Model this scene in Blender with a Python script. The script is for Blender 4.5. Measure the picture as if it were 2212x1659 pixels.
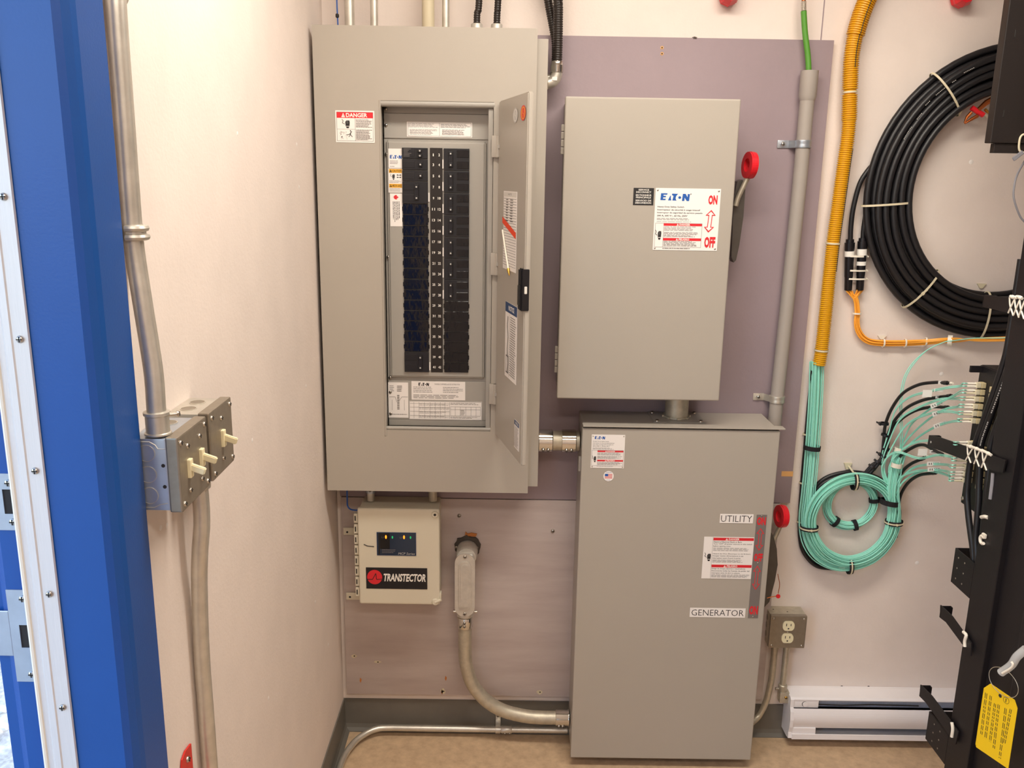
import bpy, bmesh, math, random
from mathutils import Vector, Matrix
from math import sin, cos, pi, radians, sqrt
random.seed(7)
for o in list(bpy.data.objects): bpy.data.objects.remove(o)
S = bpy.context.scene
COL = S.collection

# ------------------------------------------------------------------ camera
FPX, CAMD, CAMH = 1878.0, 2.28, 1.6
TH, YA, RO = radians(13.34), radians(0.24), radians(0.96)
fw = Vector((sin(YA)*cos(TH), cos(YA)*cos(TH), -sin(TH)))
r0 = Vector((cos(YA), -sin(YA), 0)); u0 = r0.cross(fw)
cr = r0*cos(RO) + u0*sin(RO); cu = -r0*sin(RO) + u0*cos(RO)
CP = Vector((0, -CAMD, CAMH))
cd = bpy.data.cameras.new('camera'); cam = bpy.data.objects.new('camera', cd); COL.objects.link(cam)
cd.sensor_fit = 'HORIZONTAL'; cd.sensor_width = 36; cd.lens = FPX/2212*36
cd.clip_start = 0.02
M = Matrix.Identity(4)
for i in range(3):
    M[i][0], M[i][1], M[i][2], M[i][3] = cr[i], cu[i], -fw[i], CP[i]
cam.matrix_world = M
S.camera = cam
S.view_settings.view_transform = 'Standard'; S.view_settings.look = 'None'
S.view_settings.exposure = 0.0; S.view_settings.gamma = 1; S.view_settings.use_curve_mapping = False

# ------------------------------------------------------------------ sky and lamps
w = bpy.data.worlds.new('sky'); S.world = w; w.use_nodes = True
nt = w.node_tree; nt.nodes.clear()
wo = nt.nodes.new('ShaderNodeOutputWorld'); bg = nt.nodes.new('ShaderNodeBackground')
sk = nt.nodes.new('ShaderNodeTexSky'); sk.sky_type = 'NISHITA'; sk.sun_elevation = radians(48); sk.sun_rotation = radians(75); sk.sun_disc = False
bg.inputs[1].default_value = 0.85
nt.links.new(sk.outputs[0], bg.inputs[0]); nt.links.new(bg.outputs[0], wo.inputs[0])
LAMPS = [((0.33, -0.95, 2.52), 1.20, 0.25, 25.0), ((0.30, -2.55, 2.52), 1.20, 0.25, 15.5)]  # second lamp is an unseen fill, added to even out the light
for i, (p, sx, sy, e) in enumerate(LAMPS):
    ld = bpy.data.lights.new('fluorescent_light', 'AREA'); ld.shape = 'RECTANGLE'; ld.size = sx; ld.size_y = sy
    ld.energy = e; ld.color = (1.0, 0.935, 0.84)
    lo = bpy.data.objects.new('fluorescent_light', ld); COL.objects.link(lo); lo.location = (p[0], p[1], p[2]-0.062)

# ------------------------------------------------------------------ helpers
def W(px, py, Y):
    d = cr*((px-1106)/FPX) - cu*((py-829.5)/FPX) + fw
    return CP + d*((Y+CAMD)/d.y)
def WX(px, py, X):
    d = cr*((px-1106)/FPX) - cu*((py-829.5)/FPX) + fw
    return CP + d*(X/d.x)
def lin(h):
    v = [x/255 for x in h] if not isinstance(h, str) else [int(h.lstrip('#')[i:i+2], 16)/255 for i in (0, 2, 4)]
    return tuple(c/12.92 if c <= .04045 else ((c+.055)/1.055)**2.4 for c in v) + (1,)
MATS = {}
def mat(name, col, rough=.5, metal=0, noise=0, nscale=20, bump=0, bscale=200, spec=.5, emit=0, col2=None, stretch=None, alpha=1, trans=0, coat=0):
    m = bpy.data.materials.new(name); m.use_nodes = True; n = m.node_tree.nodes; L = m.node_tree.links
    b = n['Principled BSDF']; c = lin(col)
    b.inputs['Base Color'].default_value = c; b.inputs['Roughness'].default_value = rough
    b.inputs['Metallic'].default_value = metal; b.inputs['Specular IOR Level'].default_value = spec
    if trans: b.inputs['Transmission Weight'].default_value = trans
    if alpha < 1: b.inputs['Alpha'].default_value = alpha
    if coat: b.inputs['Coat Weight'].default_value = coat
    if emit:
        b.inputs['Emission Color'].default_value = c; b.inputs['Emission Strength'].default_value = emit
    tc = None
    if noise or bump or col2:
        tc = n.new('ShaderNodeTexCoord'); src = tc.outputs['Object']
        if stretch:
            mp = n.new('ShaderNodeMapping'); mp.inputs['Scale'].default_value = stretch; L.new(src, mp.inputs[0]); src = mp.outputs[0]
        if noise or col2:
            t = n.new('ShaderNodeTexNoise'); t.inputs['Scale'].default_value = nscale; t.inputs['Detail'].default_value = 5; t.inputs['Roughness'].default_value = .6
            L.new(src, t.inputs['Vector'])
            rp = n.new('ShaderNodeValToRGB'); rp.color_ramp.elements[0].position = .32; rp.color_ramp.elements[1].position = .68
            if col2:
                rp.color_ramp.elements[0].color = c; rp.color_ramp.elements[1].color = lin(col2)
            else:
                rp.color_ramp.elements[0].color = tuple(x*(1-noise) for x in c[:3])+(1,); rp.color_ramp.elements[1].color = tuple(min(1, x*(1+noise)) for x in c[:3])+(1,)
            L.new(t.outputs[0], rp.inputs[0]); L.new(rp.outputs[0], b.inputs['Base Color'])
        if bump:
            t2 = n.new('ShaderNodeTexNoise'); t2.inputs['Scale'].default_value = bscale; t2.inputs['Detail'].default_value = 3
            L.new(src, t2.inputs['Vector'])
            bp = n.new('ShaderNodeBump'); bp.inputs['Strength'].default_value = bump; bp.inputs['Distance'].default_value = .002
            L.new(t2.outputs[0], bp.inputs['Height']); L.new(bp.outputs[0], b.inputs['Normal'])
    MATS[name] = m; return m

mat('wall_paint', '#e6d9d0', .75, noise=.035, nscale=7, bump=.25, bscale=160)
mat('floor_vinyl', (184, 156, 126), .55, noise=.14, nscale=38, col2=(209, 180, 146), bump=.1, bscale=80)
mat('base_rubber', '#6b665e', .6, noise=.05)
mat('mauve_paint', (152, 135, 140), .65, noise=.035, nscale=5, bump=.35, bscale=60)
mat('washed_ply', (174, 158, 152), .7, col2=(194, 180, 174), nscale=3.2, stretch=(.8, 1, 5), bump=.08, bscale=40)
mat('raw_wood', '#d9a568', .7, noise=.1)
mat('grey_enamel', (171, 163, 152), .36, noise=.012, nscale=4, bump=.06, bscale=700)
mat('grey_enamel_inner', (162, 157, 149), .42, noise=.012, nscale=6)
mat('dark_gap', '#2a2624', .8)
mat('galv', '#d2cdc2', .38, metal=.72, noise=.10, nscale=30)
mat('galv_dull', '#c2baa8', .46, metal=.65, noise=.12, nscale=60)
mat('zinc_blue', '#b6bdc6', .32, metal=.7, noise=.08, nscale=25)
mat('chrome', '#d8d6d0', .12, metal=1)
mat('steel_plate', '#9c9283', .40, metal=.7, noise=.06, nscale=90)
mat('handle_steel', (92, 87, 82), .4, metal=.5, noise=.06, nscale=60)
mat('brass', '#c79a4a', .3, metal=1)
mat('alu_cast', '#cac4ba', .5, metal=.5, noise=.08, nscale=60)
mat('alu_brushed', '#dcd8d6', .45, metal=.25, noise=.05, nscale=30, stretch=(60, 60, 1))
mat('frame_blue', (10, 74, 150), .38, bump=.08, bscale=300, noise=.02)
mat('ivory', '#eadfb9', .4)
mat('pvc_grey', '#a39a92', .5, noise=.02)
mat('pvc_cream', '#cdc0a3', .5)
mat('black_enamel', (20, 16, 20), .5, noise=.1, bump=.1, bscale=500)
mat('trough_black', (34, 27, 25), .5, bump=.1, bscale=500)
mat('black_plastic', '#131217', .32)
mat('black_gloss', '#0b0d14', .1, bump=.5, bscale=38, stretch=(1, 1, .6))
mat('breaker_black', '#1b1a1d', .34)
mat('black_rubber', '#19181b', .42)
mat('flex_black', '#241d19', .35)
mat('strip_brown', '#1d1612', .5)
mat('white_print', '#f0ece4', .5)
mat('label_white', '#efe9e4', .55)
mat('label_grey', '#d9d4cc', .55)
mat('strip_clear', (116, 109, 106), .35)
mat('label_silver', '#b9b6b2', .5)
mat('print_black', '#201e1f', .6)
mat('print_grey', '#77726f', .6)
mat('print_red', '#d8232e', .5)
mat('print_blue', '#1b58a8', .5)
mat('print_navy', '#2c456e', .5)
mat('print_amber', '#e0a52a', .5)
mat('print_orange', '#ef4a22', .5)
mat('red_plastic', '#dc1f2b', .35)
mat('red_paint', '#cf2a22', .4)
mat('green_jacket', '#53922f', .45)
mat('yellow_loom', (226, 170, 24), .42)
mat('yellow_tag', '#efc514', .45)
mat('orange_jacket', (255, 176, 60), .45)
mat('teal_jacket', (155, 230, 210), .45)
mat('blue_wire', '#2a5fb8', .45)
mat('white_nylon', '#eee6d6', .45)
mat('cream_nylon', '#d9ceb0', .45)
mat('white_enamel', '#efeaea', .35, noise=.01)
mat('heater_fin', '#a9b1c2', .5, metal=.2, noise=.2, nscale=60, stretch=(40, 1, 1))
mat('poly_box', '#d8d0bc', .45, bump=.05, bscale=300)
mat('screen_navy', '#1f2c40', .12)
mat('lens_black', '#08080a', .1)
mat('foam_dark', '#4a423b', .9, bump=1, bscale=40)
mat('foam_orange', '#b5713a', .9)
mat('lamp_orange', '#ff8a1e', .4, emit=2.0)
mat('lamp_green', '#1fae66', .4, emit=.6)
mat('clear_plastic', '#f2f2f0', .15, alpha=.4)
mat('grey_jacket', '#8f8d93', .45)
mat('lamp_diffuser', '#fff0d8', .5, emit=4.0)
mat('fixture_white', '#f0eee8', .4)
mat('gravel', '#cfcbc2', .9, col2='#8d877c', nscale=28, bump=1, bscale=30)
mat('stone', '#d8d4cc', .85, noise=.2, nscale=9)
mat('beige_cap', '#cbb98f', .45)
mat('loop_strap', '#17151a', .85, bump=.4, bscale=900)
mat('copper', '#b8683a', .35, metal=1)
mat('screw_zinc', '#c4beb4', .28, metal=1)

def frame_of(axis):
    a = Vector(axis).normalized()
    t = Vector((0, 0, 1)) if abs(a.z) < .9 else Vector((1, 0, 0))
    u = a.cross(t).normalized(); v = a.cross(u).normalized()
    return a, u, v
def spline(pts, n=8, closed=False):
    P = [Vector(p) for p in pts]; N = len(P); out = []
    rng = N if closed else N-1
    for i in range(rng):
        p1, p2 = P[i], P[(i+1) % N]
        p0 = P[(i-1) % N] if closed or i > 0 else p1*2-p2
        p3 = P[(i+2) % N] if closed or i+2 < N else p2*2-p1
        for k in range(n):
            t = k/n
            out.append(.5*((2*p1)+(p2-p0)*t+(2*p0-5*p1+4*p2-p3)*t*t+(3*p1-p0-3*p2+p3)*t**3))
    if not closed: out.append(P[-1])
    return out
TXT = {}
def text2d(s, bold=0, shear=0):
    k = (s, bold, shear)
    if k in TXT: return TXT[k]
    c = bpy.data.curves.new('t', 'FONT'); c.body = s; c.size = 1; c.resolution_u = 2; c.shear = shear; c.offset = bold; c.fill_mode = 'FRONT'
    o = bpy.data.objects.new('t', c); me = bpy.data.meshes.new_from_object(o)
    V = [(v.co.x, v.co.y) for v in me.vertices]; F = [tuple(p.vertices) for p in me.polygons]
    bpy.data.objects.remove(o); bpy.data.curves.remove(c); bpy.data.meshes.remove(me)
    x0 = min(v[0] for v in V); x1 = max(v[0] for v in V); y0 = min(v[1] for v in V); y1 = max(v[1] for v in V)
    TXT[k] = ([((x-x0)/(x1-x0), (y-y0)/(y1-y0)) for x, y in V], F, (x1-x0)/max(1e-6, y1-y0)); return TXT[k]

class MB:
    def __init__(s): s.v = []; s.f = []; s.m = []; s.sm = []; s.mats = []
    def mi(s, m):
        if m not in s.mats: s.mats.append(m)
        return s.mats.index(m)
    def add(s, V, F, m, smooth=False):
        o = len(s.v); i = s.mi(m); s.v += [Vector(x) for x in V]
        for f in F: s.f.append(tuple(o+k for k in f)); s.m.append(i); s.sm.append(smooth)
        return s
    def bm(s, b, m, smooth=False):
        b.verts.index_update()
        s.add([v.co.copy() for v in b.verts], [[v.index for v in f.verts] for f in b.faces], m, smooth); b.free(); return s
    def box(s, x0, x1, y0, y1, z0, z1, m, bev=0, seg=2):
        b = bmesh.new(); bmesh.ops.create_cube(b, size=1)
        for v in b.verts: v.co = Vector((x0+(v.co.x+.5)*(x1-x0), y0+(v.co.y+.5)*(y1-y0), z0+(v.co.z+.5)*(z1-z0)))
        if bev: bmesh.ops.bevel(b, geom=b.edges[:], offset=bev, segments=seg, profile=.6, affect='EDGES')
        return s.bm(b, m)
    def obox(s, c, R, U, N, a, b_, d, m, bev=0):          # oriented box: half sizes a (R) b_ (U) d (N)
        b = bmesh.new(); bmesh.ops.create_cube(b, size=2)
        for v in b.verts: v.co = Vector((v.co.x*a, v.co.y*b_, v.co.z*d))
        if bev: bmesh.ops.bevel(b, geom=b.edges[:], offset=bev, segments=2, affect='EDGES')
        c, R, U, N = Vector(c), Vector(R), Vector(U), Vector(N)
        for v in b.verts: v.co = c+R*v.co.x+U*v.co.y+N*v.co.z
        return s.bm(b, m)
    def lathe(s, p, axis, prof, m, seg=20, smooth=True):  # prof: (distance along axis, radius)
        a, u, v = frame_of(axis); p = Vector(p); V = []; F = []; n = len(prof)
        for (d, r) in prof:
            for k in range(seg):
                t = 2*pi*k/seg; V.append(p+a*d+(u*cos(t)+v*sin(t))*r)
        for i in range(n-1):
            for k in range(seg):
                F.append((i*seg+k, i*seg+(k+1) % seg, (i+1)*seg+(k+1) % seg, (i+1)*seg+k))
        if prof[0][1] > 1e-6: F.append(tuple(range(seg))[::-1])
        if prof[-1][1] > 1e-6: F.append(tuple((n-1)*seg+k for k in range(seg)))
        return s.add(V, F, m, smooth)
    def cyl(s, p0, p1, r, m, seg=20, bev=0):
        p0, p1 = Vector(p0), Vector(p1); L = (p1-p0).length
        pr = [(0, r), (L, r)] if not bev else [(0, r-bev), (bev, r), (L-bev, r), (L, r-bev)]
        return s.lathe(p0, p1-p0, pr, m, seg)
    def tube(s, pts, r, m, seg=10, closed=False, rad=None, caps=True):
        P = [Vector(p) for p in pts]; n = len(P); V = []; F = []
        prev = None
        for i in range(n):
            if closed: t = P[(i+1) % n]-P[i-1]
            else: t = P[min(i+1, n-1)]-P[max(i-1, 0)]
            if t.length < 1e-9: t = Vector((0, 0, 1))
            t.normalize()
            if prev is None: _, u, v = frame_of(t)
            else:
                u = prev-t*prev.dot(t)
                if u.length < 1e-6: _, u, v = frame_of(t)
                u.normalize(); v = t.cross(u)
            prev = u; rr = rad[i] if rad else r
            for k in range(seg):
                a = 2*pi*k/seg; V.append(P[i]+(u*cos(a)+v*sin(a))*rr)
        for i in range(n if closed else n-1):
            j = (i+1) % n
            for k in range(seg): F.append((i*seg+k, i*seg+(k+1) % seg, j*seg+(k+1) % seg, j*seg+k))
        if caps and not closed: F += [tuple(range(seg))[::-1], tuple((n-1)*seg+k for k in range(seg))]
        return s.add(V, F, m, True)
    def ring(s, c, axis, ri, ro, wd, m, seg=24):          # flat band or washer
        a, u, v = frame_of(axis); c = Vector(c); pr = [(-wd/2, ri), (-wd/2, ro), (wd/2, ro), (wd/2, ri)]; V = []; F = []
        for k in range(seg):
            t = 2*pi*k/seg
            for d, r in pr: V.append(c+a*d+(u*cos(t)+v*sin(t))*r)
        for k in range(seg):
            j = (k+1) % seg
            for q in range(4): F.append((k*4+q, j*4+q, j*4+(q+1) % 4, k*4+(q+1) % 4))
        return s.add(V, F, m, False)
    def prism(s, pts, ext, m):                             # polygon of 3D points extruded by a vector
        P = [Vector(p) for p in pts]; e = Vector(ext); n = len(P)
        nrm = Vector((0, 0, 0))
        for i in range(n): nrm += P[i].cross(P[(i+1) % n])
        if nrm.dot(e) > 0: P = P[::-1]
        return s.add(P+[p+e for p in P], [tuple(range(n)), tuple(range(2*n-1, n-1, -1))]+[((i+1) % n, i, n+i, n+(i+1) % n) for i in range(n)], m)
    def screw(s, p, axis, r, m='screw_zinc', h=None, slot=True):
        h = h or r*.7; a, u, v = frame_of(axis); p = Vector(p)
        s.lathe(p, a, [(-.001, r), (h*.35, r), (h*.8, r*.75), (h, r*.3), (h*1.01, 0)], m, 14)
        if slot: s.obox(p+a*h, u, v, a, r*.75, r*.13, h*.12, 'dark_gap'); s.obox(p+a*h, v, u, a, r*.75, r*.13, h*.12, 'dark_gap')
        return s
    def build(s, name, parent=None, mat_unused=None):
        base = ORG(parent); me = bpy.data.meshes.new(name)
        me.from_pydata([v-base for v in s.v], [], s.f)
        for m in s.mats: me.materials.append(MATS[m])
        me.polygons.foreach_set('material_index', s.m); me.polygons.foreach_set('use_smooth', s.sm); me.update()
        if any(s.sm): me.set_sharp_from_angle(angle=radians(42))
        o = bpy.data.objects.new(name, me); COL.objects.link(o)
        if parent: o.parent = parent
        return o
ORGS = {}
def ORG(o): return ORGS.get(o.name, Vector((0, 0, 0))) if o else Vector((0, 0, 0))
def part(mb, name, parent, label=None):
    base = ORG(parent); o = mb.build(name, parent); ORGS[o.name] = base
    if label: o['label'] = label
    return o
def tag(o, label, cat, group=None):
    o['label'] = label; o['category'] = cat
    if group: o['group'] = group
    return o
def thing(name, label, cat, loc, group=None):
    o = bpy.data.objects.new(name, None); COL.objects.link(o); o.location = loc; o.empty_display_size = .05
    ORGS[o.name] = Vector(loc); return tag(o, label, cat, group)
def single(mb, name, label, cat, group=None):             # a thing that is one mesh, origin at its centre bottom
    xs = [v.x for v in mb.v]; ys = [v.y for v in mb.v]; zs = [v.z for v in mb.v]
    b = Vector(((min(xs)+max(xs))/2, (min(ys)+max(ys))/2, min(zs)))
    for i in range(len(mb.v)): mb.v[i] = mb.v[i]-b
    o = mb.build(name); o.location = b; return tag(o, label, cat, group)
def struct(mb, name):
    o = mb.build(name); o['kind'] = 'structure'; ORGS[o.name] = Vector((0, 0, 0)); return o

class Lab:
    """a printed sheet: items are given in the photo's pixels inside the sheet's rectangle"""
    def __init__(s, x0, y0, x1, y1, O, R, U, N, t=.0006, bg='label_white', rnd=0):
        s.r = (x0, y0, x1, y1); s.O, s.R, s.U, s.N = Vector(O), Vector(R), Vector(U), Vector(N); s.t = t; s.k = 0; s.mb = MB()
        if bg: s.sheet(bg)
    def pt(s, px, py, lift=0):
        x0, y0, x1, y1 = s.r
        return s.O+s.R*((px-x0)/(x1-x0))-s.U*((py-y0)/(y1-y0))+s.N*(s.t+lift)
    def sheet(s, bg):
        x0, y0, x1, y1 = s.r; q = [s.pt(x0, y0), s.pt(x0, y1), s.pt(x1, y1), s.pt(x1, y0)]
        s.mb.prism([p-s.N*s.t*.98 for p in q], s.N*s.t*.98, bg)
    def lift(s): s.k += 1; return .00012+.000004*s.k
    def poly(s, pts, m): 
        l = s.lift(); P = [s.pt(*p, l) for p in pts]; n = Vector((0, 0, 0))
        for i in range(len(P)): n += P[i].cross(P[(i+1) % len(P)])
        if n.dot(s.N) < 0: P = P[::-1]
        s.mb.add(P, [tuple(range(len(P)))], m)
    def rect(s, x0, y0, x1, y1, m): s.poly([(x0, y0), (x0, y1), (x1, y1), (x1, y0)], m)
    def box(s, x0, y0, x1, y1, t, m):
        s.rect(x0, y0, x1, y0+t, m); s.rect(x0, y1-t, x1, y1, m); s.rect(x0, y0, x0+t, y1, m); s.rect(x1-t, y0, x1, y1, m)
    def ell(s, cx, cy, rx, ry, m, n=24): s.poly([(cx+rx*cos(2*pi*k/n), cy+ry*sin(2*pi*k/n)) for k in range(n)], m)
    def text(s, x0, y0, x1, y1, st, m, bold=0, shear=0, rot=False):
        V, F, _ = text2d(st, bold, shear); l = s.lift()
        if rot: P = [s.pt(x0+(x1-x0)*(v), y0+(y1-y0)*u, l) for u, v in V]
        else: P = [s.pt(x0+(x1-x0)*u, y1-(y1-y0)*v, l) for u, v in V]
        s.mb.add(P, F, m)
    def line(s, pts, w, m):
        for (ax, ay), (bx, by) in zip(pts[:-1], pts[1:]):
            dx, dy = bx-ax, by-ay; q = sqrt(dx*dx+dy*dy) or 1; nx, ny = -dy/q*w/2, dx/q*w/2
            s.poly([(ax+nx, ay+ny), (bx+nx, by+ny), (bx-nx, by-ny), (ax-nx, ay-ny)], m)
    def lines(s, x0, y0, x1, y1, n, m='print_grey', th=.35, seed=1, vert=False):   # rows of unreadably small print
        rd = random.Random(seed); span = (x1-x0) if vert else (y1-y0); st = span/n
        for i in range(n):
            a = i*st
            if vert: L0, L1 = y0, y1
            else: L0, L1 = x0, x1
            p = L0; end = L0+(L1-L0)*rd.uniform(.72, 1)
            while p < end:
                q = min(end, p+(L1-L0)*rd.uniform(.05, .16))
                if vert: s.rect(x0+a, p, x0+a+st*th, q, m)
                else: s.rect(p, y0+a, q, y0+a+st*th, m)
                p = q+(L1-L0)*.018
    def eaton(s, x0, y0, x1, y1, m='print_blue'):
        def X(f): return x0+(x1-x0)*f
        def Y(f): return y0+(y1-y0)*f
        def P(L): s.poly([(X(a), Y(b)) for a, b in L], m)
        P([(.013, 0), (.233, 0), (.225, .2), (.103, .2), (.1, .355), (.186, .355), (.18, .56), (.096, .56), (.09, .73), (.18, .73), (.176, .93), (0, .93)])
        P([(.33, .31), (.352, .31), (.357, .7), (.377, .95), (.258, .95)])
        P([(.388, .03), (.6, .05), (.556, .22), (.527, .43), (.519, .65), (.532, .84), (.563, .97), (.408, .95), (.44, .38), (.419, .27), (.388, .29)])
        s.ell(X(.656), Y(.545), (x1-x0)*.05, (y1-y0)*.18, m, 16)
        P([(.757, .04), (.853, .04), (.917, .47), (.925, .05), (1, .07), (.982, 1), (.9, 1), (.827, .56), (.82, 1), (.736, 1)])
    def hand(s, x0, y0, x1, y1):
        def X(f): return x0+(x1-x0)*f
        def Y(f): return y0+(y1-y0)*f
        s.poly([(X(.45), Y(.3)), (X(.6), Y(.12)), (X(.95), Y(.12)), (X(1), Y(.35)), (X(.96), Y(.75)), (X(.85), Y(1)), (X(.6), Y(1)), (X(.48), Y(.7))], 'print_black')
        s.rect(X(.62), Y(.12), X(.66), Y(.5), 'print_grey'); s.rect(X(.76), Y(.12), X(.8), Y(.5), 'print_grey'); s.rect(X(.55), Y(.75), X(.95), Y(.8), 'label_white')
        s.line([(X(.05), Y(0)), (X(.22), Y(.18)), (X(.08), Y(.4)), (X(.4), Y(.55))], (x1-x0)*.06, 'print_black')
    def alert(s, x0, y0, x1, y1, m='white_print', d='print_red'):
        s.poly([((x0+x1)/2, y0), (x0, y1), (x1, y1)], m); c = (x0+x1)/2; s.rect(c-(x1-x0)*.05, y0+(y1-y0)*.35, c+(x1-x0)*.05, y0+(y1-y0)*.85, d)
    def arrow2(s, cx0, y0, cx1, y1, w, m, inner):           # double-headed vertical arrow in outline
        H = y1-y0; h = H*.25; hw = w/2; sw = w*.2; b = w*.075
        def put(L): return [(cx0+(cx1-cx0)*q/H+a, y0+q) for a, q in L]
        def fan(P, mm):
            s.poly([P[0], P[1], P[9]], mm); s.poly([P[2], P[3], P[7], P[8]], mm); s.poly([P[4], P[5], P[6]], mm)
        def shape(e, hb, hh, s_): return put([(0, e), (hb, hh), (s_, hh), (s_, H-hh), (hb, H-hh), (0, H-e), (-hb, H-hh), (-s_, H-hh), (-s_, hh), (-hb, hh)])
        fan(shape(0, hw, h, sw), m); fan(shape(2.2*b, hw-2.2*b, h-b, sw-b), inner)
    def rivets(s, r=.0022, ins=4.5):
        x0, y0, x1, y1 = s.r
        for x, y in ((x0+ins, y0+ins), (x1-ins, y0+ins), (x0+ins, y1-ins), (x1-ins, y1-ins)): s.mb.screw(s.pt(x, y), s.N, r, 'screw_zinc', slot=False)
def wall_lab(x0, y0, x1, y1, Y, **k):
    """sheet on a face that looks towards -Y at depth Y"""
    a, b, c = W(x0, y0, Y), W(x1, y0, Y), W(x0, y1, Y); d = W(x1, y1, Y)
    wd = ((b.x-a.x)+(d.x-c.x))/2; ht = ((a.z-c.z)+(b.z-d.z))/2
    xl = (a.x+c.x)/2; zt = (a.z+b.z)/2
    return Lab(x0, y0, x1, y1, (xl, Y, zt), (wd, 0, 0), (0, 0, ht), (0, -1, 0), **k)
X_, Z_, NY = Vector((1, 0, 0)), Vector((0, 0, 1)), Vector((0, -1, 0))

# ================================================================== THE SETTING
XL, XR, YF, ZC = -0.471, 2.7, -3.5, 2.62
struct(MB().box(XL-.14, XR, YF, .1, -.1, 0, 'floor_vinyl'), 'floor')
struct(MB().box(XL-.14, XR+.1, YF-.1, .1, ZC, ZC+.1, 'wall_paint'), 'ceiling')
wb = MB().box(XL-.14, XR+.1, 0, .1, 0, ZC, 'wall_paint')
struct(wb, 'wall_back')
wl = MB().box(XL-.14, XL, -1.31, 0, 0, ZC, 'wall_paint').box(XL-.14, XL, YF, -2.27, 0, ZC, 'wall_paint').box(XL-.14, XL, -2.27, -1.31, 2.06, ZC, 'wall_paint')
struct(wl, 'wall_left')
struct(MB().box(XR, XR+.1, YF-.1, 0, 0, ZC, 'wall_paint'), 'wall_right')
struct(MB().box(XL-.14, XR, YF-.1, YF, 0, ZC, 'wall_paint'), 'wall_front')
# cove base along the back wall and the left wall
def cove(mb, pts2, run):
    mb.prism(pts2, run, 'base_rubber')
bb = MB(); cove(bb, [(XL+.003, -.0005, .101), (XL+.003, -.0035, .1005), (XL+.003, -.0045, .02), (XL+.003, -.008, .009), (XL+.003, -.018, .002), (XL+.003, -.018, 0), (XL+.003, -.0005, 0)], (XR-XL-.01, 0, 0))
struct(bb, 'baseboard_back')
bl = MB(); cove(bl, [(XL+.0005, 0, .101), (XL+.0035, 0, .1005), (XL+.0045, 0, .02), (XL+.008, 0, .009), (XL+.018, 0, .002), (XL+.018, 0, 0), (XL+.0005, 0, 0)], (0, -1.243, 0))
struct(bl, 'baseboard_left')
# joint line between two wall panels at the top right
a, b = W(1781, 0, 0), W(1771, 84, 0)
struct(MB().box(a.x-.0012, a.x+.0012, -.0012, 0, 1.94, ZC, 'mauve_paint'), 'trim_2')

# steel door frame on the left
ZT = 2.05
fr = MB()
prof = [(XL-.0, -1.243), (-.458, -1.243), (-.4565, -1.2445), (-.4565, -1.3085), (-.459, -1.3165), (-.4645, -1.3255), (-.472, -1.33), (-.563, -1.33), (-.563, -1.3145), (-.603, -1.3145), (-.612, -1.31), (-.625, -1.31), (-.625, -1.295), (XL, -1.295)]
fr.prism([(x, y, 0) for x, y in prof], (0, 0, ZT+.05), 'frame_blue')
pr2 = [(x, -3.575-y) for x, y in prof]
fr.prism([(x, y, 0) for x, y in pr2], (0, 0, ZT+.05), 'frame_blue')
fr.box(-.625, -.4565, -2.27, -1.30, ZT, ZT+.06, 'frame_blue', .003)
frame = struct(fr, 'trim_1'); frame['label'] = 'blue steel door frame at left'
ws = MB(); ws.prism([(x, y, 0) for x, y in [(-.5305, -1.331), (-.5315, -1.3335), (-.548, -1.334), (-.5495, -1.3355), (-.5565, -1.3355), (-.559, -1.334), (-.5655, -1.3345), (-.5665, -1.333), (-.5665, -1.331)]], (0, 0, ZT), 'alu_brushed')
wsp = part(ws, 'weather_strip', frame, 'white aluminium weather strip with screws')
wg = MB(); wg.tube([(-.568, -1.3345, z) for z in (0, 1, ZT)], .003, 'white_nylon', 8); part(wg, 'bulb_seal', wsp)
for px, py in ((23, 425), (59, 733), (88, 1017), (124, 1283), (153, 1528)):
    p = W(px, py, -1.334); part(MB().screw((-.540, -1.334, p.z), NY, .0042), 'screw', wsp)
p = W(0, 110, -1.334); part(MB().screw((-.540, -1.334, 1.78), NY, .0042), 'screw', wsp)
for k, (z1, z0, hz1, hz0, lip) in enumerate(((W(10, 1023, -1.316).z, W(20, 1145, -1.316).z, W(15, 1057, -1.316).z, W(25, 1110, -1.316).z, 0), (W(30, 1274, -1.316).z, W(60, 1472, -1.316).z, W(55, 1350, -1.316).z, W(66, 1399, -1.316).z, 1))):
    sp = MB(); Y0, Y1 = -1.3145, -1.3165
    sp.box(-.603, -.592, Y1, Y0, z0, z1, 'zinc_blue'); sp.box(-.592, -.5665, Y1, Y0, hz1, z1, 'zinc_blue'); sp.box(-.592, -.5665, Y1, Y0, z0, hz0, 'zinc_blue')
    sp.box(-.592, -.5665, Y0-.0005, Y0, hz0, hz1, 'dark_gap')
    if lip: sp.box(-.625, -.603, Y1, Y0, z0+.035, z1-.028, 'zinc_blue', .001)
    so = part(sp, 'strike_plate', frame, 'galvanised strike plate')
    for z in (z1-.011, z0+.011): part(MB().screw((-.583, Y1, z), NY, .0045), 'screw', so)
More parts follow.
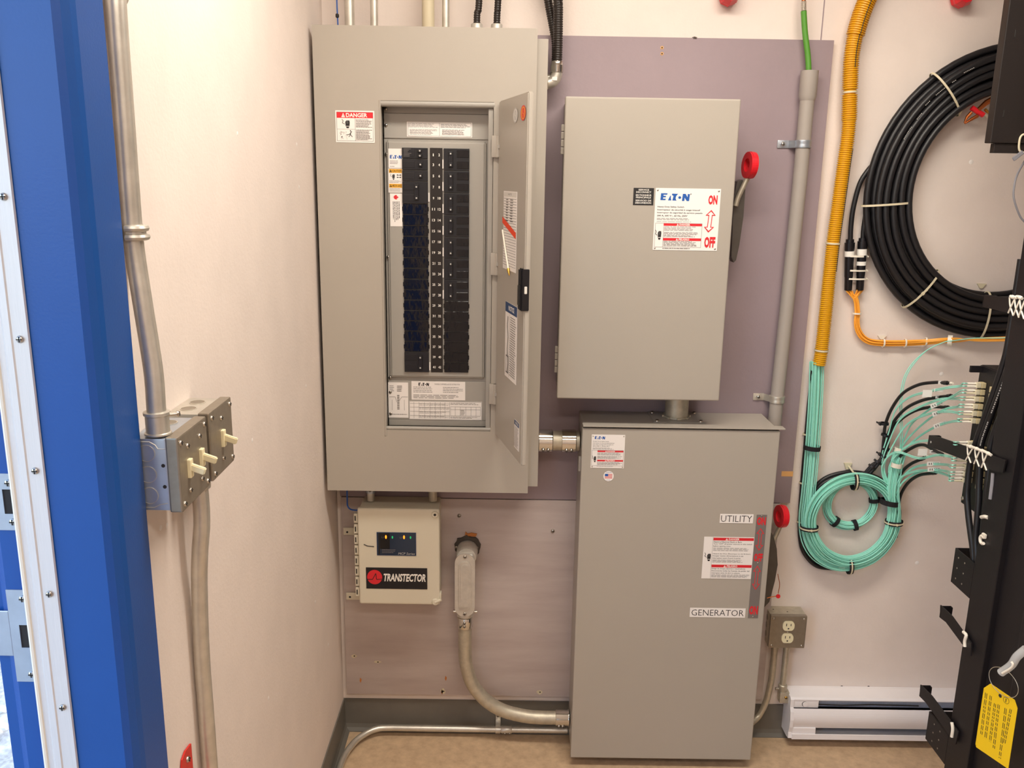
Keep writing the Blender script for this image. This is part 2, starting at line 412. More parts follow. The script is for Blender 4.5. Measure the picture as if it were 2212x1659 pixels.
# ground outside the doorway, with loose stones on it
struct(MB().box(-6, XL-.141, -7, 4, -.32, -.2, 'gravel'), 'ground')
gs = MB()
for i in range(520):
    x = random.uniform(-2.6, -.68); y = random.uniform(-2.0, .8); r = random.uniform(.012, .03)
    b = bmesh.new(); bmesh.ops.create_icosphere(b, subdivisions=1, radius=r)
    sx, sy, sz = random.uniform(.8, 1.4), random.uniform(.7, 1.2), random.uniform(.45, .8); rz = random.uniform(0, pi)
    for v in b.verts:
        c = v.co; xx, yy = c.x*sx, c.y*sy; v.co = Vector((x+xx*cos(rz)-yy*sin(rz), y+xx*sin(rz)+yy*cos(rz), -.197+c.z*sz))
    gs.bm(b, 'stone')
g = single(gs, 'gravel', 'pale grey gravel lying outside the open doorway', 'gravel'); g['kind'] = 'stuff'
hp = MB(); hp.tube([(-2.4, -1.0, -.165), (-1.6, -.92, -.165), (-.66, -.80, -.165)], .016, 'black_rubber', 12)
single(hp, 'ground_pipe', 'dark pipe lying on the gravel outside the doorway', 'pipe')

# ceiling light fixtures (above the frame; the rear one is added for fill)
for i, (p, sx, sy, e) in enumerate(LAMPS):
    t = thing('ceiling_light', ['white fluorescent ceiling light nearer the equipment wall', 'white ceiling light added as unseen fill further back in the room'][i], 'light', (p[0], p[1], p[2]-.05))
    part(MB().box(p[0]-sx/2-.02, p[0]+sx/2+.02, p[1]-sy/2-.02, p[1]+sy/2+.02, p[2]-.02, ZC, 'fixture_white', .004), 'housing', t)
    part(MB().box(p[0]-sx/2, p[0]+sx/2, p[1]-sy/2, p[1]+sy/2, p[2]-.05, p[2]-.02, 'lamp_diffuser', .006), 'diffuser', t)

# ================================================================== LEFT WALL
def metal_box(name, label, cat, x0, x1, y0, y1, z0, z1, cover_axis, grp=None):
    pass
def strap_onehole(mb, c, axis, side, r, m='galv', wd=.018):
    """one-hole conduit strap: band round the pipe and an ear on one side, c on the pipe axis"""
    a = Vector(axis).normalized(); sd = Vector(side).normalized(); n = a.cross(sd)
    if n.dot(Vector((0, -1, 0))+Vector((.5, 0, 0))) < 0: n = -n
    c = Vector(c); V = []; 
    ang = [pi*(k/14)*1.12-.2 for k in range(15)]
    def prof(t0): return
    pts = [c+(-sd*cos(t)*-1)*0 for t in ang]
    inn = []; out = []
    for t in ang:
        d = sd*cos(t)+n*sin(t); inn.append(c+d*(r+.0006)); out.append(c+d*(r+.0032))
    for e in (-wd*.28, wd*.28):   # two ribs
        P = [q+a*e for q in out]; mb.tube(P, .0042, m, 8)
    for (i0, o0), (i1, o1) in zip(list(zip(inn, out))[:-1], list(zip(inn, out))[1:]):
        q = [i0, o0, o1, i1]; mb.prism([x-a*wd/2 for x in q], a*wd, m)
    return mb
# conduit down from above to the switch box
t = thing('conduit', 'galvanised conduit running down the left wall into the switch boxes', 'conduit', (-.457, -1.25, 1.28))
P = [WX(247, -160, -.457), WX(250, 0, -.457), WX(268, 250, -.457), WX(284, 470, -.457), WX(292, 550, -.4565), WX(309, 660, -.45), WX(331, 800, -.442), WX(336, 880, -.441), WX(338, 915, -.441)]
P[-1].y = P[-2].y = -1.2265; P[-1].z = 1.281; P[0].x = -.457
P = [Vector((P[0].x, P[0].y, 2.6))]+P
part(MB().tube(spline(P, 8), .0117, 'galv', 20), 'pipe', t)
mb = MB().lathe((-.441, -1.2265, 1.2785), Z_, [(0, .0165), (.002, .0165), (.003, .0145), (.024, .0145), (.0255, .0162), (.029, .0162), (.03, .0125)], 'galv', 24)
c = part(mb, 'connector', t)
part(MB().cyl((-.430, -1.222, 1.302), (-.419, -1.216, 1.302), .0028, 'screw_zinc').screw((-.419, -1.216, 1.302), (.85, .5, 0), .004), 'screw', c)
sc = WX(288, 502, -.457); mb = MB(); strap_onehole(mb, sc, (0, -.05, 1), (0, -1, 0), .0117, 'galv', .019)
mb.box(-.4705, -.468, sc.y-.040, sc.y-.006, sc.z-.0095, sc.z+.0095, 'galv', .001)
st = part(mb, 'strap', t); part(MB().screw((-.468, sc.y-.030, sc.z-.003), X_, .005), 'screw', st)
# lower conduit
t = thing('conduit', 'galvanised conduit running down the left wall below the switch boxes', 'conduit', (-.452, -1.1, .5))
P = [WX(441, 1062, -.441), WX(437, 1120, -.441), WX(432, 1190, -.447), WX(433, 1260, -.453), WX(441, 1400, -.457), WX(453, 1530, -.457), WX(466, 1659, -.457)]
for q in P[3:]: q.y = P[2].y+.004
P[0].z = 1.178; P[0].y = P[1].y = P[2].y
P.append(Vector((-.457, P[3].y, .3)))
part(MB().tube(spline(P, 8), .0117, 'galv', 20), 'pipe', t)
YC2 = P[0].y
part(MB().lathe((-.441, YC2, 1.178), -Z_, [(0, .0155), (.018, .0155), (.02, .0125)], 'galv', 24), 'connector', t)

def switch_box(label, y0, y1, toggles, near):
    z0, z1 = 1.179, 1.278
    t = thing('switch_box', label, 'switch box', (-.471, (y0+y1)/2, z0), 'steel switch boxes on the left wall')
    mb = MB().box(-.4705, -.427, y0+.002, y1-.002, z0+.002, z1-.002, 'zinc_blue' if near else 'galv', .0015)
    # knockouts: shallow discs with a raised rim
    if near:
        for z in (z0+.022, z0+.05, z0+.078): 
            mb.ring((-.452, y0+.0015, z), NY, .0102, .0112, .001, 'galv'); mb.lathe((-.452, y0+.002, z), NY, [(0, .0102), (.0006, .0102)], 'zinc_blue')
        for z in (z0+.034, z0+.062): mb.lathe((-.432, y0+.002, z), NY, [(0, .0024), (.0004, .0024)], 'dark_gap')
        mb.tube([(-.466, y0+.002, z1-.006), (-.447, y0+.002, z1-.006), (-.440, y0+.002, z1-.010), (-.437, y0+.002, z1-.015), (-.428, y0+.002, z1-.015)], .0008, 'galv', 6)
        mb.tube([(-.466, y0+.002, z0+.006), (-.447, y0+.002, z0+.006), (-.440, y0+.002, z0+.010), (-.430, y0+.002, z0+.012)], .0008, 'galv', 6)
    for yy in (((y0+y1)/2-.018, (y0+y1)/2+.018) if not near else (y1-.03,)):
        mb.ring((-.45, yy, z1-.0015), Z_, .0102, .0114, .001, 'galv'); mb.lathe((-.45, yy, z1-.002), Z_, [(0, .0102), (.0006, .0102)], 'steel_plate')
    part(mb, 'box_body', t)
    mb = MB().box(-.427, -.411, y0, y1, z0, z1, 'steel_plate', .0022)
    cov = part(mb, 'cover', t, 'raised brushed steel cover')
    for yy, zz in ((y0+.009, z0+.009), (y0+.009, z1-.009), (y1-.009, z0+.009), (y1-.009, z1-.009)): part(MB().screw((-.411, yy, zz), X_, .0036), 'screw', cov)
    for yt in toggles:
        zt = (z0+z1)/2
        for dz in (-.03, .03): part(MB().screw((-.411, yt, zt+dz), X_, .0034), 'screw', cov)
        m2 = MB().box(-.4125, -.4065, yt-.0052, yt+.0052, zt-.0125, zt+.0125, 'ivory', .0015)
        tg = part(m2, 'toggle_switch', t, 'ivory toggle switch')
        a = Vector((1, .02, -.36)).normalized(); n = Vector((0, 1, 0)); u = n.cross(a)
        m3 = MB(); c0 = Vector((-.409, yt, zt+.002))
        m3.prism([c0-n*.0026-u*.004, c0+n*.0026-u*.004, c0+n*.0026+u*.004, c0-n*.0026+u*.004], a*.004, 'ivory')
        m3.obox(c0+a*.0095, n, u, a, .0034, .0046, .0105, 'ivory', .0012)
        part(m3, 'lever', tg)
    return t
y1a, y1b = -1.243, -1.139
switch_box('near steel switch box with two ivory toggles on left wall', y1a, y1b, (-1.212, -1.168), True)
switch_box('far steel switch box with one ivory toggle on left wall', -1.1265, -1.031, (-1.079,), False)
# red bracket
q = [WX(411, 1606, -.469), WX(399, 1622, -.469), WX(392, 1642, -.469), WX(391, 1660, -.469)]
y0 = q[3].y; pts = [(-.470, q[0].y, q[0].z), (-.470, q[1].y, q[1].z), (-.470, q[2].y, q[2].z), (-.470, y0, q[3].z), (-.470, y0, .66), (-.470, q[0].y, .66)]
t = thing('hook_bracket', 'red painted metal bracket screwed low on the left wall', 'bracket', (-.470, q[0].y-.015, .66))
part(MB().prism(pts, (.0025, 0, 0), 'red_paint').box(-.4675, -.440, y0, q[0].y, .66, .6635, 'red_paint'), 'plate', t)
p = WX(405, 1640, -.4675); part(MB().screw((-.4675, p.y, p.z), X_, .0048), 'screw', t)
# small white filler marks on the left wall

# ================================================================== BACKBOARDS
t = thing('backboard', 'mauve painted plywood backboard behind the electrical panel and upper switch', 'plywood board', (.16, -.0005, .738))
mb = MB().box(-.459, .783, -.019, -.0005, .738, 1.940, 'mauve_paint', .001)
mb.box(.752, .7835, -.0193, -.004, W(1696, 1029, -.019).z, W(1696, 1018, -.019).z, 'raw_wood')
for px, py in ((1430, 103), (1430, 116)):
    p = W(px, py, -.019); mb.lathe(p, NY, [(0, .004), (.0006, .004)], 'raw_wood', 8); mb.lathe(p+NY*.0007, NY, [(0, .0018), (.0003, .0018)], 'dark_gap', 8)
p = W(1500, 80, -.01); mb.lathe((p.x, -.012, 1.938), Z_, [(0, .009), (.004, .006), (.006, 0)], 'foam_dark', 10)
part(mb, 'plywood_sheet', t)
t = thing('backboard', 'bare pinkish washed plywood sheet low on the wall behind the surge protector', 'plywood board', (.15, -.0005, .127))
mb = MB().box(-.457, .757, -.019, -.0005, .127, .7355, 'washed_ply', .0012)
for px, py, wx, wz in ((764, 1417, 9, 5), (815, 1430, 11, 4), (957, 1493, 7, 8), (1165, 1495, 9, 7), (764, 1287, 4, 4)):
    p = W(px, py, -.0193); s = .0012; rd = random.Random(px)
    pts = [(p.x+wx*s*cos(a)*rd.uniform(.6, 1), -.0191, p.z+wz*s*sin(a)*rd.uniform(.6, 1.1)) for a in [k*2*pi/9 for k in range(9)]]
    mb.prism(pts, (0, -.0006, 0), 'pvc_cream'); mb.lathe((p.x+.002, -.0197, p.z), NY, [(0, .0022), (.0003, .0022)], 'dark_gap', 8)
for px, py in ((779, 1469), (963, 1465), (955, 1494)):
    p = W(px, py, -.0193); mb.prism([(p.x-.001, -.0191, p.z+.008), (p.x+.003, -.0191, p.z+.002), (p.x+.002, -.0191, p.z-.004), (p.x, -.0191, p.z-.009), (p.x-.003, -.0191, p.z-.002)], (0, -.0006, 0), 'foam_orange')
part(mb, 'plywood_sheet', t)
for px, py in ((992, 1114), (1194, 1147)):
    p = W(px, py, -.019); part(MB().screw((p.x, -.019, p.z), NY, .0055, h=.004), 'screw', t)

# ================================================================== BREAKER PANEL
PX0, PX1, PZ0, PZ1 = -.461, .054, .810, 1.932
OX0, OX1, OZ0, OZ1 = -.308, -.044, .974, 1.770
t = thing('breaker_panel', 'tall grey electrical breaker panel with its inner door standing open', 'electrical panel', (-.19, -.019, .81))
panel = t
mb = MB(); GI = 'grey_enamel'
mb.box(-.442, .0795, -.0255, -.0195, .823, 1.912, GI)
mb.box(-.442, -.4395, -.150, -.0255, .823, 1.912, GI); mb.box(.077, .0795, -.150, -.0255, .823, 1.912, GI)
mb.box(.050, .0795, -.1502, -.1478, .823, 1.912, GI, .0008); mb.box(-.4395, .077, -.150, -.0255, 1.9095, 1.912, GI); mb.box(-.4395, .077, -.150, -.0255, .823, .8255, GI)
part(mb, 'enclosure', t)
mb = MB(); y0, y1 = -.166, -.1505
# front sheet with its opening, then the folded edge
o = [(PX0, PZ0), (PX1, PZ0), (PX1, PZ1), (PX0, PZ1)]; n_ = [(OX0, OZ0), (OX1, OZ0), (OX1, OZ1), (OX0, OZ1)]
V = [(x, y0, z) for x, z in o]+[(x, y0, z) for x, z in n_]+[(x, y1, z) for x, z in o]+[(x, y0+.03, z) for x, z in n_]
F = []
for k in range(4):
    j = (k+1) % 4; F += [(k, j, 4+j, 4+k), (j, k, 8+k, 8+j), (4+k, 4+j, 12+j, 12+k)]
F.append((8, 9, 13, 12)) if False else None
F = [f for f in F if f]
mb.add(V, F, GI)
mb.box(PX0+.001, OX0-.004, y1-.0005, y1+.0005, PZ0+.001, PZ1-.001, GI); mb.box(OX1+.004, PX1-.001, y1-.0005, y1+.0005, PZ0+.001, PZ1-.001, GI)
mb.tube([(OX0, -.160, OZ1-.006), (OX1+.002, -.160, OZ1-.006)], .0075, 'grey_enamel_inner', 14)
mb.tube([(OX0, -.160, OZ0+.004), (OX1+.002, -.160, OZ0+.004)], .005, 'grey_enamel_inner', 14)
mb.tube([(OX0-.001, -.1655, OZ0-.015), (OX0-.001, -.1655, OZ1)], .0022, GI, 8)
part(mb, 'cover', t)
mb = MB(); GN = 'grey_enamel_inner'
mb.box(OX0+.001, OX1-.001, -.119, -.117, OZ0, OZ1, GN)
mb.box(OX0+.002, OX1-.013, -.122, -.119, 1.688, 1.7445, GN, .0006); mb.box(OX0+.002, OX1-.013, -.122, -.119, 1.7455, OZ1, GN, .0006)
mb.box(OX0+.002, OX1-.013, -.122, -.119, .991, 1.092, GN, .0006); mb.box(OX0+.002, OX1-.013, -.122, -.119, OZ0, .990, GN, .0006)
mb.box(OX1-.0125, OX1-.001, -.158, -.119, OZ0, OZ1-.014, GN, .001)
part(mb, 'inner_trim', t)
for z in (1.755, 1.717, 1.650, 1.405, 1.1, 1.062, 1.005):
    part(MB().screw((OX0+.0065, -.122, z), NY, .0042), 'screw', t)
mb = MB(); b = bmesh.new(); bmesh.ops.create_cube(b, size=1)
for v in b.verts:
    v.co = Vector((-.1815+v.co.x*(.243 if v.co.y > 0 else .234), -.1235+v.co.y*.009, 1.392+v.co.z*(.585 if v.co.y > 0 else .576)))
bmesh.ops.bevel(b, geom=b.edges[:], offset=.003, segments=3, affect='EDGES'); mb.bm(b, GN)
part(mb, 'dead_front', t)
YB = -.128
ZT0, PIT = 1.6665, .02614
def breaker(x0, x1, row, n, tx0, tx1, gloss, twin=False):
    z1 = ZT0-row*PIT-.0006; z0 = ZT0-(row+n)*PIT+.0006
    mb = MB().box(x0, x1, YB-.006, YB+.002, z0, z1, 'breaker_black', .0008)
    for k in range(n):
        zc = ZT0-(row+k+.5)*PIT
        if gloss: mb.box(x0+.031, x1-.0015, YB-.0072, YB-.0055, zc-.0085, zc+.0085, 'black_gloss', .0008)
        else: mb.box(x0+.002, x0+.030, YB-.0068, YB-.0055, zc-.008, zc+.008, 'breaker_black', .0006)
        if twin: continue
        mb.box(min(tx0, tx1)-.001, max(tx0, tx1)+.001, YB-.0076, YB-.0055, zc-.0062, zc+.0062, 'dark_gap', .0005)
    if twin:
        for i in range(6): mb.box(x0+.004, x0+.012+random.random()*.012, YB-.0072, YB-.006, z1-.0035-i*.0033, z1-.0025-i*.0033, 'print_grey')
        for dz in (.007, .0185): mb.box(x1-.026, x1-.013, YB-.0072, YB-.0055, z1-dz-.0035, z1-dz+.0035, 'dark_gap')
    o = part(mb, 'circuit_breaker', t)
    tc = (tx0+tx1)/2; h = .006
    for k in range(2 if twin else n):
        zc = (z1-.007-.0115*k) if twin else ZT0-(row+k+.5)*PIT
        if twin: tc = x1-.018
        m2 = MB().box(tc-.0045, tc+.0045, YB-.0135, YB-.006, zc-(.003 if twin else .005), zc+(.003 if twin else .005), 'black_plastic', .001)
        m2.box(tc-.0018, tc+.0018, YB-.0139, YB-.0133, zc-.0018, zc+.0018, 'label_silver', .0003)
        part(m2, 'handle', o)
    if n == 2:
        part(MB().box(tc-.0050, tc+.0050, YB-.0128, YB-.008, ZT0-(row+1.5)*PIT, ZT0-(row+.5)*PIT, 'black_plastic', .0008), 'handle_tie', o)
        sx = x0-.0035 if gloss else x1+.0005
        part(MB().box(sx, sx+.003, YB-.0025, YB, z0+.004, z1-.026, 'label_white'), 'indicator_tab', o)
LX0, LX1, RX0, RX1 = -.263, -.2015, -.1632, -.102
breaker(LX0, LX1, 0, 1, 0, 0, False, True)
breaker(LX0, LX1, 1, 1, LX1-.021, LX1-.013, False); breaker(LX0, LX1, 2, 1, LX1-.021, LX1-.013, False)
breaker(LX0, LX1, 3, 2, LX1-.031, LX1-.023, False); breaker(LX0, LX1, 19, 2, LX1-.025, LX1-.017, False)
for i in range(7): breaker(RX0, RX1, 2*i, 2, RX0+.012, RX0+.022, True)
for x0, x1, rows in ((LX0, LX1, range(5, 19)), (RX0, RX1, range(14, 21))):
    for r in rows:
        z1 = ZT0-r*PIT; z0 = z1-PIT
        mb = MB().box(x0, x1, YB-.004, YB+.002, z0+.0005, z1-.0005, 'black_gloss', .0015)
        for xx in (x0-.0015, x1): mb.box(xx, xx+.0015, YB-.002, YB+.001, z0+.008, z1-.008, 'black_gloss')
        part(mb, 'filler_plate', t)
sx0, sx1 = -.1965, -.1665
L = Lab(0, 0, 30, 549, (sx0, YB-.0006, ZT0), (sx1-sx0, 0, 0), (0, 0, 21*PIT), NY, t=.0008, bg='strip_brown')
for i in range(21):
    for k in (0, 1):
        s_ = str(2*i+1+k); yc = (i+.5)*PIT*1000+(3 if i < 1 else 0); xc = 8 if k == 0 else 22; wd = 3.3*len(s_)*(.62 if s_[0] == '1' and len(s_) == 1 else 1)
        L.text(xc-wd/2*1.05, yc-3.1, xc+wd/2*1.05, yc+3.1, s_, 'white_print', .02)
part(L.mb, 'number_strip', t)
# printed sheets on the dead front and inner trim
L = wall_lab(839, 321, 870, 363, YB-.0003)
L.eaton(842, 335, 868, 343); L.lines(842, 347, 864, 356, 3, seed=3); L.lines(842, 359, 855, 362, 1, seed=4); part(L.mb, 'rating_label', t)
L = wall_lab(839, 364, 870, 416, YB-.0003)
for yy, s_ in ((365, 'CAUTION'), (397, 'MISE EN GARDE')):
    L.rect(840.5, yy, 868.5, yy+8.5, 'print_amber'); L.alert(841.5, yy+1, 847, yy+7, 'print_black', 'print_amber'); L.text(848, yy+1.6, 867.5, yy+6.8, s_, 'print_black', .01)
L.hand(843, 375, 853, 388); 
for dy in (378, 383): L.line([(857, dy), (867, dy)], 1, 'print_black'); L.ell(859, dy, 1.4, 1.4, 'print_black', 10); L.ell(865, dy, 1.4, 1.4, 'print_black', 10)
L.lines(841, 390, 866, 396, 3, seed=5); L.lines(841, 407, 866, 415, 3, seed=6); part(L.mb, 'caution_label', t)
L = wall_lab(843, 418, 869, 489, YB-.0003)
leaf = [(0, -1), (.2, -.62), (.42, -.72), (.36, -.22), (.62, -.48), (.7, -.3), (1, -.34), (.86, .02), (.98, .14), (.5, .5), (.56, .66), (.06, .6), (.06, 1), (-.06, 1), (-.06, .6), (-.56, .66), (-.5, .5), (-.98, .14), (-.86, .02), (-1, -.34), (-.7, -.3), (-.62, -.48), (-.36, -.22), (-.42, -.72), (-.2, -.62)]
L.poly([(855.5-b_*6.8, 426-a*5.2) for a, b_ in leaf], 'print_red'); L.lines(849, 435, 865, 484, 5, 'print_black', .4, 8, True); part(L.mb, 'warranty_label', t)
L = wall_lab(879, 264, 1020, 296, -.1222)
L.rect(949, 266, 949.6, 293, 'print_grey'); L.box(881, 265.5, 1018, 294.5, .7, 'print_grey')
for a, b_, s_ in ((882, 946, 10), (952, 1016, 11)): L.lines(a, 268, b_, 277, 4, seed=s_); L.lines(a+3, 280, b_-2, 292, 6, seed=s_+5)
part(L.mb, 'instruction_label', t)
L = wall_lab(839, 826, 882, 902, -.1222)
L.lines(842, 833, 853, 847, 4, seed=21); L.lines(858, 833, 869, 847, 4, 'print_grey', .5, 22); L.line([(841, 857), (854, 857), (857, 868)], .7, 'print_grey'); L.line([(881, 857), (868, 857), (862, 866)], .7, 'print_grey')
for k in range(9): L.rect(858, 853+k*3.6, 863, 855+k*3.6, 'print_grey')
L.rect(847, 863, 847.5, 886, 'print_grey'); L.rect(873, 863, 873.5, 886, 'print_grey'); L.lines(842, 894, 880, 897, 1, seed=23); part(L.mb, 'wiring_label', t)
L = wall_lab(889, 824, 1005, 864, -.1222)
L.eaton(904, 827, 927, 834, 'print_black'); L.text(939, 828, 993, 831.5, "PANNEAU D'APPAREILLAGE DE DISTRIBUTION", 'print_grey')
L.lines(893, 836, 946, 850, 4, seed=31, th=.3); L.lines(957, 836, 1002, 850, 4, seed=32, th=.3); L.lines(893, 853, 1001, 862, 3, seed=33); part(L.mb, 'rating_label', t)
L = wall_lab(884, 867, 1041, 907, -.1225)
L.box(884.5, 867.5, 1040.5, 906.5, .6, 'print_grey')
for xx in (894, 905, 917, 929, 940, 951, 961, 971): L.rect(xx, 869, xx+.5, 904, 'print_grey')
for yy in (872, 880, 889, 898): L.rect(886, yy, 971, yy+.5, 'print_grey'); L.lines(906, yy+1, 970, yy+6, 2, seed=int(yy), th=.25)
L.lines(973, 870, 1038, 875, 2, seed=41); L.box(973, 878, 1038, 898, .5, 'print_grey')
for xx in (983, 994, 1006, 1017, 1028): L.rect(xx, 878, xx+.5, 898, 'print_grey')
L.rect(973, 884, 1038, 884.5, 'print_grey'); L.lines(995, 885, 1005, 897, 5, seed=43); L.lines(973, 900, 1038, 904, 2, seed=42); part(L.mb, 'table_label', t)
# danger sheet on the cover
L = wall_lab(725, 239, 809, 308, -.1663)
L.box(727.5, 242, 806.5, 305, .8, 'print_grey'); L.rect(728, 242.5, 806, 255, 'print_red'); L.alert(738, 244, 746, 253.5); L.text(748, 244.3, 794, 253.3, 'DANGER', 'white_print', .03)
L.rect(767, 255, 767.7, 305, 'print_grey'); L.rect(728, 279, 767, 279.5, 'print_grey'); L.hand(738, 258, 756, 277)
rd = random.Random(4)
for k in range(34): x_ = rd.uniform(734, 750); y_ = rd.uniform(284, 300); L.line([(x_, y_), (x_+rd.uniform(-2, 2), y_+rd.uniform(-2, 2))], .6, 'print_grey')
L.line([(748, 292), (756, 290), (761, 296)], 1.2, 'print_black'); L.line([(753, 296), (757, 291), (758, 284)], 1.2, 'print_black'); L.line([(755, 290), (760, 284)], 1.2, 'print_black'); L.ell(757, 282.5, 1.3, 1.3, 'print_black', 10); L.ell(738, 296, 1.2, 1.2, 'print_black', 10)
L.lines(769, 258, 804, 276, 8, seed=51, th=.45); L.lines(769, 280, 804, 303, 10, seed=52, th=.45); part(L.mb, 'danger_label', t)
# the open door
H0 = Vector((-.0315, -.1725, 0)); DV = Vector((.0625, -.2475, 0)); DL = DV.length; DR = DV/DL; DN = Vector((DR.y, -DR.x, 0))
if DN.x > 0: DN = -DN
DZ0, DZ1 = .969, 1.772; TK = .0125
mb = MB(); q = []
c0 = H0+DV/2-DN*TK/2; c0.z = (DZ0+DZ1)/2
mb.obox(c0, DR, Z_, DN, DL/2, (DZ1-DZ0)/2, TK/2, 'grey_enamel', .0025)
door = part(mb, 'door', t)
def DP(px, py):
    d = cr*((px-1106)/FPX) - cu*((py-829.5)/FPX) + fw
    k = (H0-Vector((CP.x, CP.y, 0))); kk = k.dot(DN)/(d.x*DN.x+d.y*DN.y); p = CP+d*kk
    return (p-H0).x*DR.x+(p-H0).y*DR.y, p.z
def door_lab(s0, s1, z0, z1, **k):
    return Lab(0, 0, 100, 100, H0+DR*s0+Z_*z1+DN*.0002, DR*(s1-s0), (0, 0, z1-z0), DN, **k)
(sa, za), (sb, zb) = DP(1089, 420), DP(1114, 590)
L = door_lab(sa, sb+.002, zb, za+.008); L.rect(3, 1, 97, 7, 'label_grey'); L.text(35, 2.5, 62, 5, 'NOTE', 'print_grey')
for k in range(26): L.rect(2, 9+k*3.4, 98, 9.5+k*3.4, 'print_grey')
L.lines(20, 10, 40, 40, 9, seed=61); L.lines(52, 10, 75, 40, 9, seed=62); L.poly([(-6, 33), (98, 50), (98, 58), (-6, 41)], 'print_orange'); part(L.mb, 'directory_card', door)
mb = MB(); f = lambda s, z, d=.004: H0+DR*s+Z_*z+DN*d
(s1_, z1_), (s2_, z2_) = DP(1089, 497), DP(1104, 597)
mb.tube([f(s1_, z1_), f((s1_+s2_)/2, (z1_+z2_)/2), f(s2_-.01, z2_+.014)], .0022, 'white_nylon', 8); mb.lathe(f(s2_-.012, z2_+.016), (f(s2_, z2_)-f(s2_-.012, z2_+.016)), [(0, .0035), (.008, .003), (.018, .001)], 'brass', 10)
part(mb, 'card_pencil', door, 'slim pale pencil with a brass tip')
(sa, za), (sb, zb) = DP(1093, 650), DP(1115, 832)
L = door_lab(sa, sb, zb, za); L.rect(0, 0, 100, 13, 'print_navy'); L.text(28, 3.5, 76, 10, 'NOTICE', 'white_print', .02); L.lines(45, 17, 96, 96, 26, seed=71); L.line([(25, 18), (20, 30), (28, 45), (22, 62), (30, 80), (24, 92)], 3, 'print_grey'); L.box(12, 70, 34, 94, 2, 'print_grey'); L.rect(39, 14, 40, 98, 'print_grey'); part(L.mb, 'notice_label', door)
(sa, za), (sb, zb) = DP(1112, 905), DP(1120, 975)
L = door_lab(sa, sb+.004, zb, za); L.rect(0, 0, 100, 17, 'print_navy'); L.text(22, 4, 80, 13, 'NOTICE', 'white_print', .02); L.lines(6, 22, 94, 96, 22, seed=72); part(L.mb, 'notice_label', door)
for px, py, m1, m2, m3 in ((1114, 249, 'label_silver', 'label_grey', 'print_grey'), (1131, 244, 'print_red', 'print_amber', 'print_red')):
    s_, z_ = DP(px, py); L = door_lab(s_-.022, s_+.022, z_-.016, z_+.016, bg=None)
    L.ell(50, 50, 48, 48, m1); L.ell(50, 50, 38, 40, m2); L.ell(50, 50, 26, 34, m1); L.line([(50, 30), (42, 52), (56, 52), (48, 72)], 6, m2); part(L.mb, 'round_sticker', door)
(sl, zl0), (_, zl1) = DP(1124, 668), DP(1124, 577)
mb = MB(); c0 = H0+DR*(DL-.012)+Z_*((zl0+zl1)/2)+DN*.004
mb.obox(c0, DR, Z_, DN, .012, (zl1-zl0)/2, .0045, 'black_plastic', .003); c1 = c0+DR*.013
mb.obox(c1-DN*.006, DR, Z_, DN, .002, (zl1-zl0)/2*.98, .008, 'black_plastic', .001); mb.obox(c1+DR*.002-DN*.006, DR, Z_, DN, .0015, .008, .003, 'label_grey', .0008)
mb.obox(c0+DN*.005-Z_*.012, DR, Z_, DN, .006, .022, .002, 'dark_gap', .001)
part(mb, 'latch', door)
for ya, yb in ((293, 340), (546, 594), (829, 872)):
    za, zb = W(1070, ya, -.17).z, W(1070, yb, -.17).z
    mb = MB().box(OX1-.004, -.030, -.1755, -.1665, zb, za, 'grey_enamel', .001); mb.cyl((-.0335, -.174, zb), (-.0335, -.174, za), .0045, 'grey_enamel', 12)
    mb.tube([(-.030, -.176, (za+zb)/2-.004), (-.030, -.176, (za+zb)/2+.004)], .0048, 'grey_enamel_inner', 12); part(mb, 'hinge', t)

# ================================================================== UPPER SAFETY SWITCH
t = thing('safety_switch', 'upper grey safety switch box with red handle raised at its right side', 'safety switch', (.32, -.019, 1.065))
SX0, SX1, SZ0, SZ1, SY = .121, .5265, 1.066, 1.785, -.178
mb = MB().box(SX0+.006, SX1-.008, -.155, -.0195, SZ0+.006, SZ1-.006, 'grey_enamel', .002); part(mb, 'enclosure', t)
mb = MB().box(SX0, SX1, SY, -.1555, SZ0, SZ1, 'grey_enamel', .0045, 4); dr = part(mb, 'door', t)
for ya, yb, px in ((268, 334, 1216), (747, 805, 1201)):
    za, zb = W(px, ya, -.15).z, W(px, yb, -.15).z; mb = MB()
    for k in range(4):
        a = za+(zb-za)*k/4; b_ = za+(zb-za)*(k+1)/4; mb.box(SX0-.0062, SX0+.004, -.1545, -.146, a-.0325*0-(a-b_)+.0007, a-.0007, 'grey_enamel', .0016)
    part(mb, 'hinge', t)
for px, ya, yb in ((1604, 287, 321), (1566, 773, 806)):
    za, zb = W(px, ya, -.03).z, W(px, yb, -.03).z
    m2 = MB().box(SX1-.014, SX1+.018, -.0225, -.0195, zb, za, 'grey_enamel', .001); lug = part(m2, 'mounting_ear', t)
    part(MB().screw((SX1+.004, -.0225, za-.012), NY, .0058, 'brass'), 'screw', lug)
    m2 = MB().lathe((SX1+.004, -.0224, zb+.012), NY, [(0, .004), (.0003, .004)], 'dark_gap', 12); part(m2, 'keyhole', lug)
YL = SY-.0003
L = wall_lab(1368, 406, 1412, 443, YL, bg='print_black')
for k, s_ in enumerate(('SERVICE', 'DISCONNECT', 'SECTIONNEUR', 'PRINCIPALE', 'SERVICIO DE', 'DESCONEXION')):
    yy = 408.2+k*5+(k//2)*1.6; wd = min(17, 1.62*len(s_)); L.text(1390-wd, yy, 1390+wd, yy+3.6, s_, 'white_print', .015)
part(L.mb, 'service_label', t)
L = wall_lab(1413, 407, 1553, 541, YL)
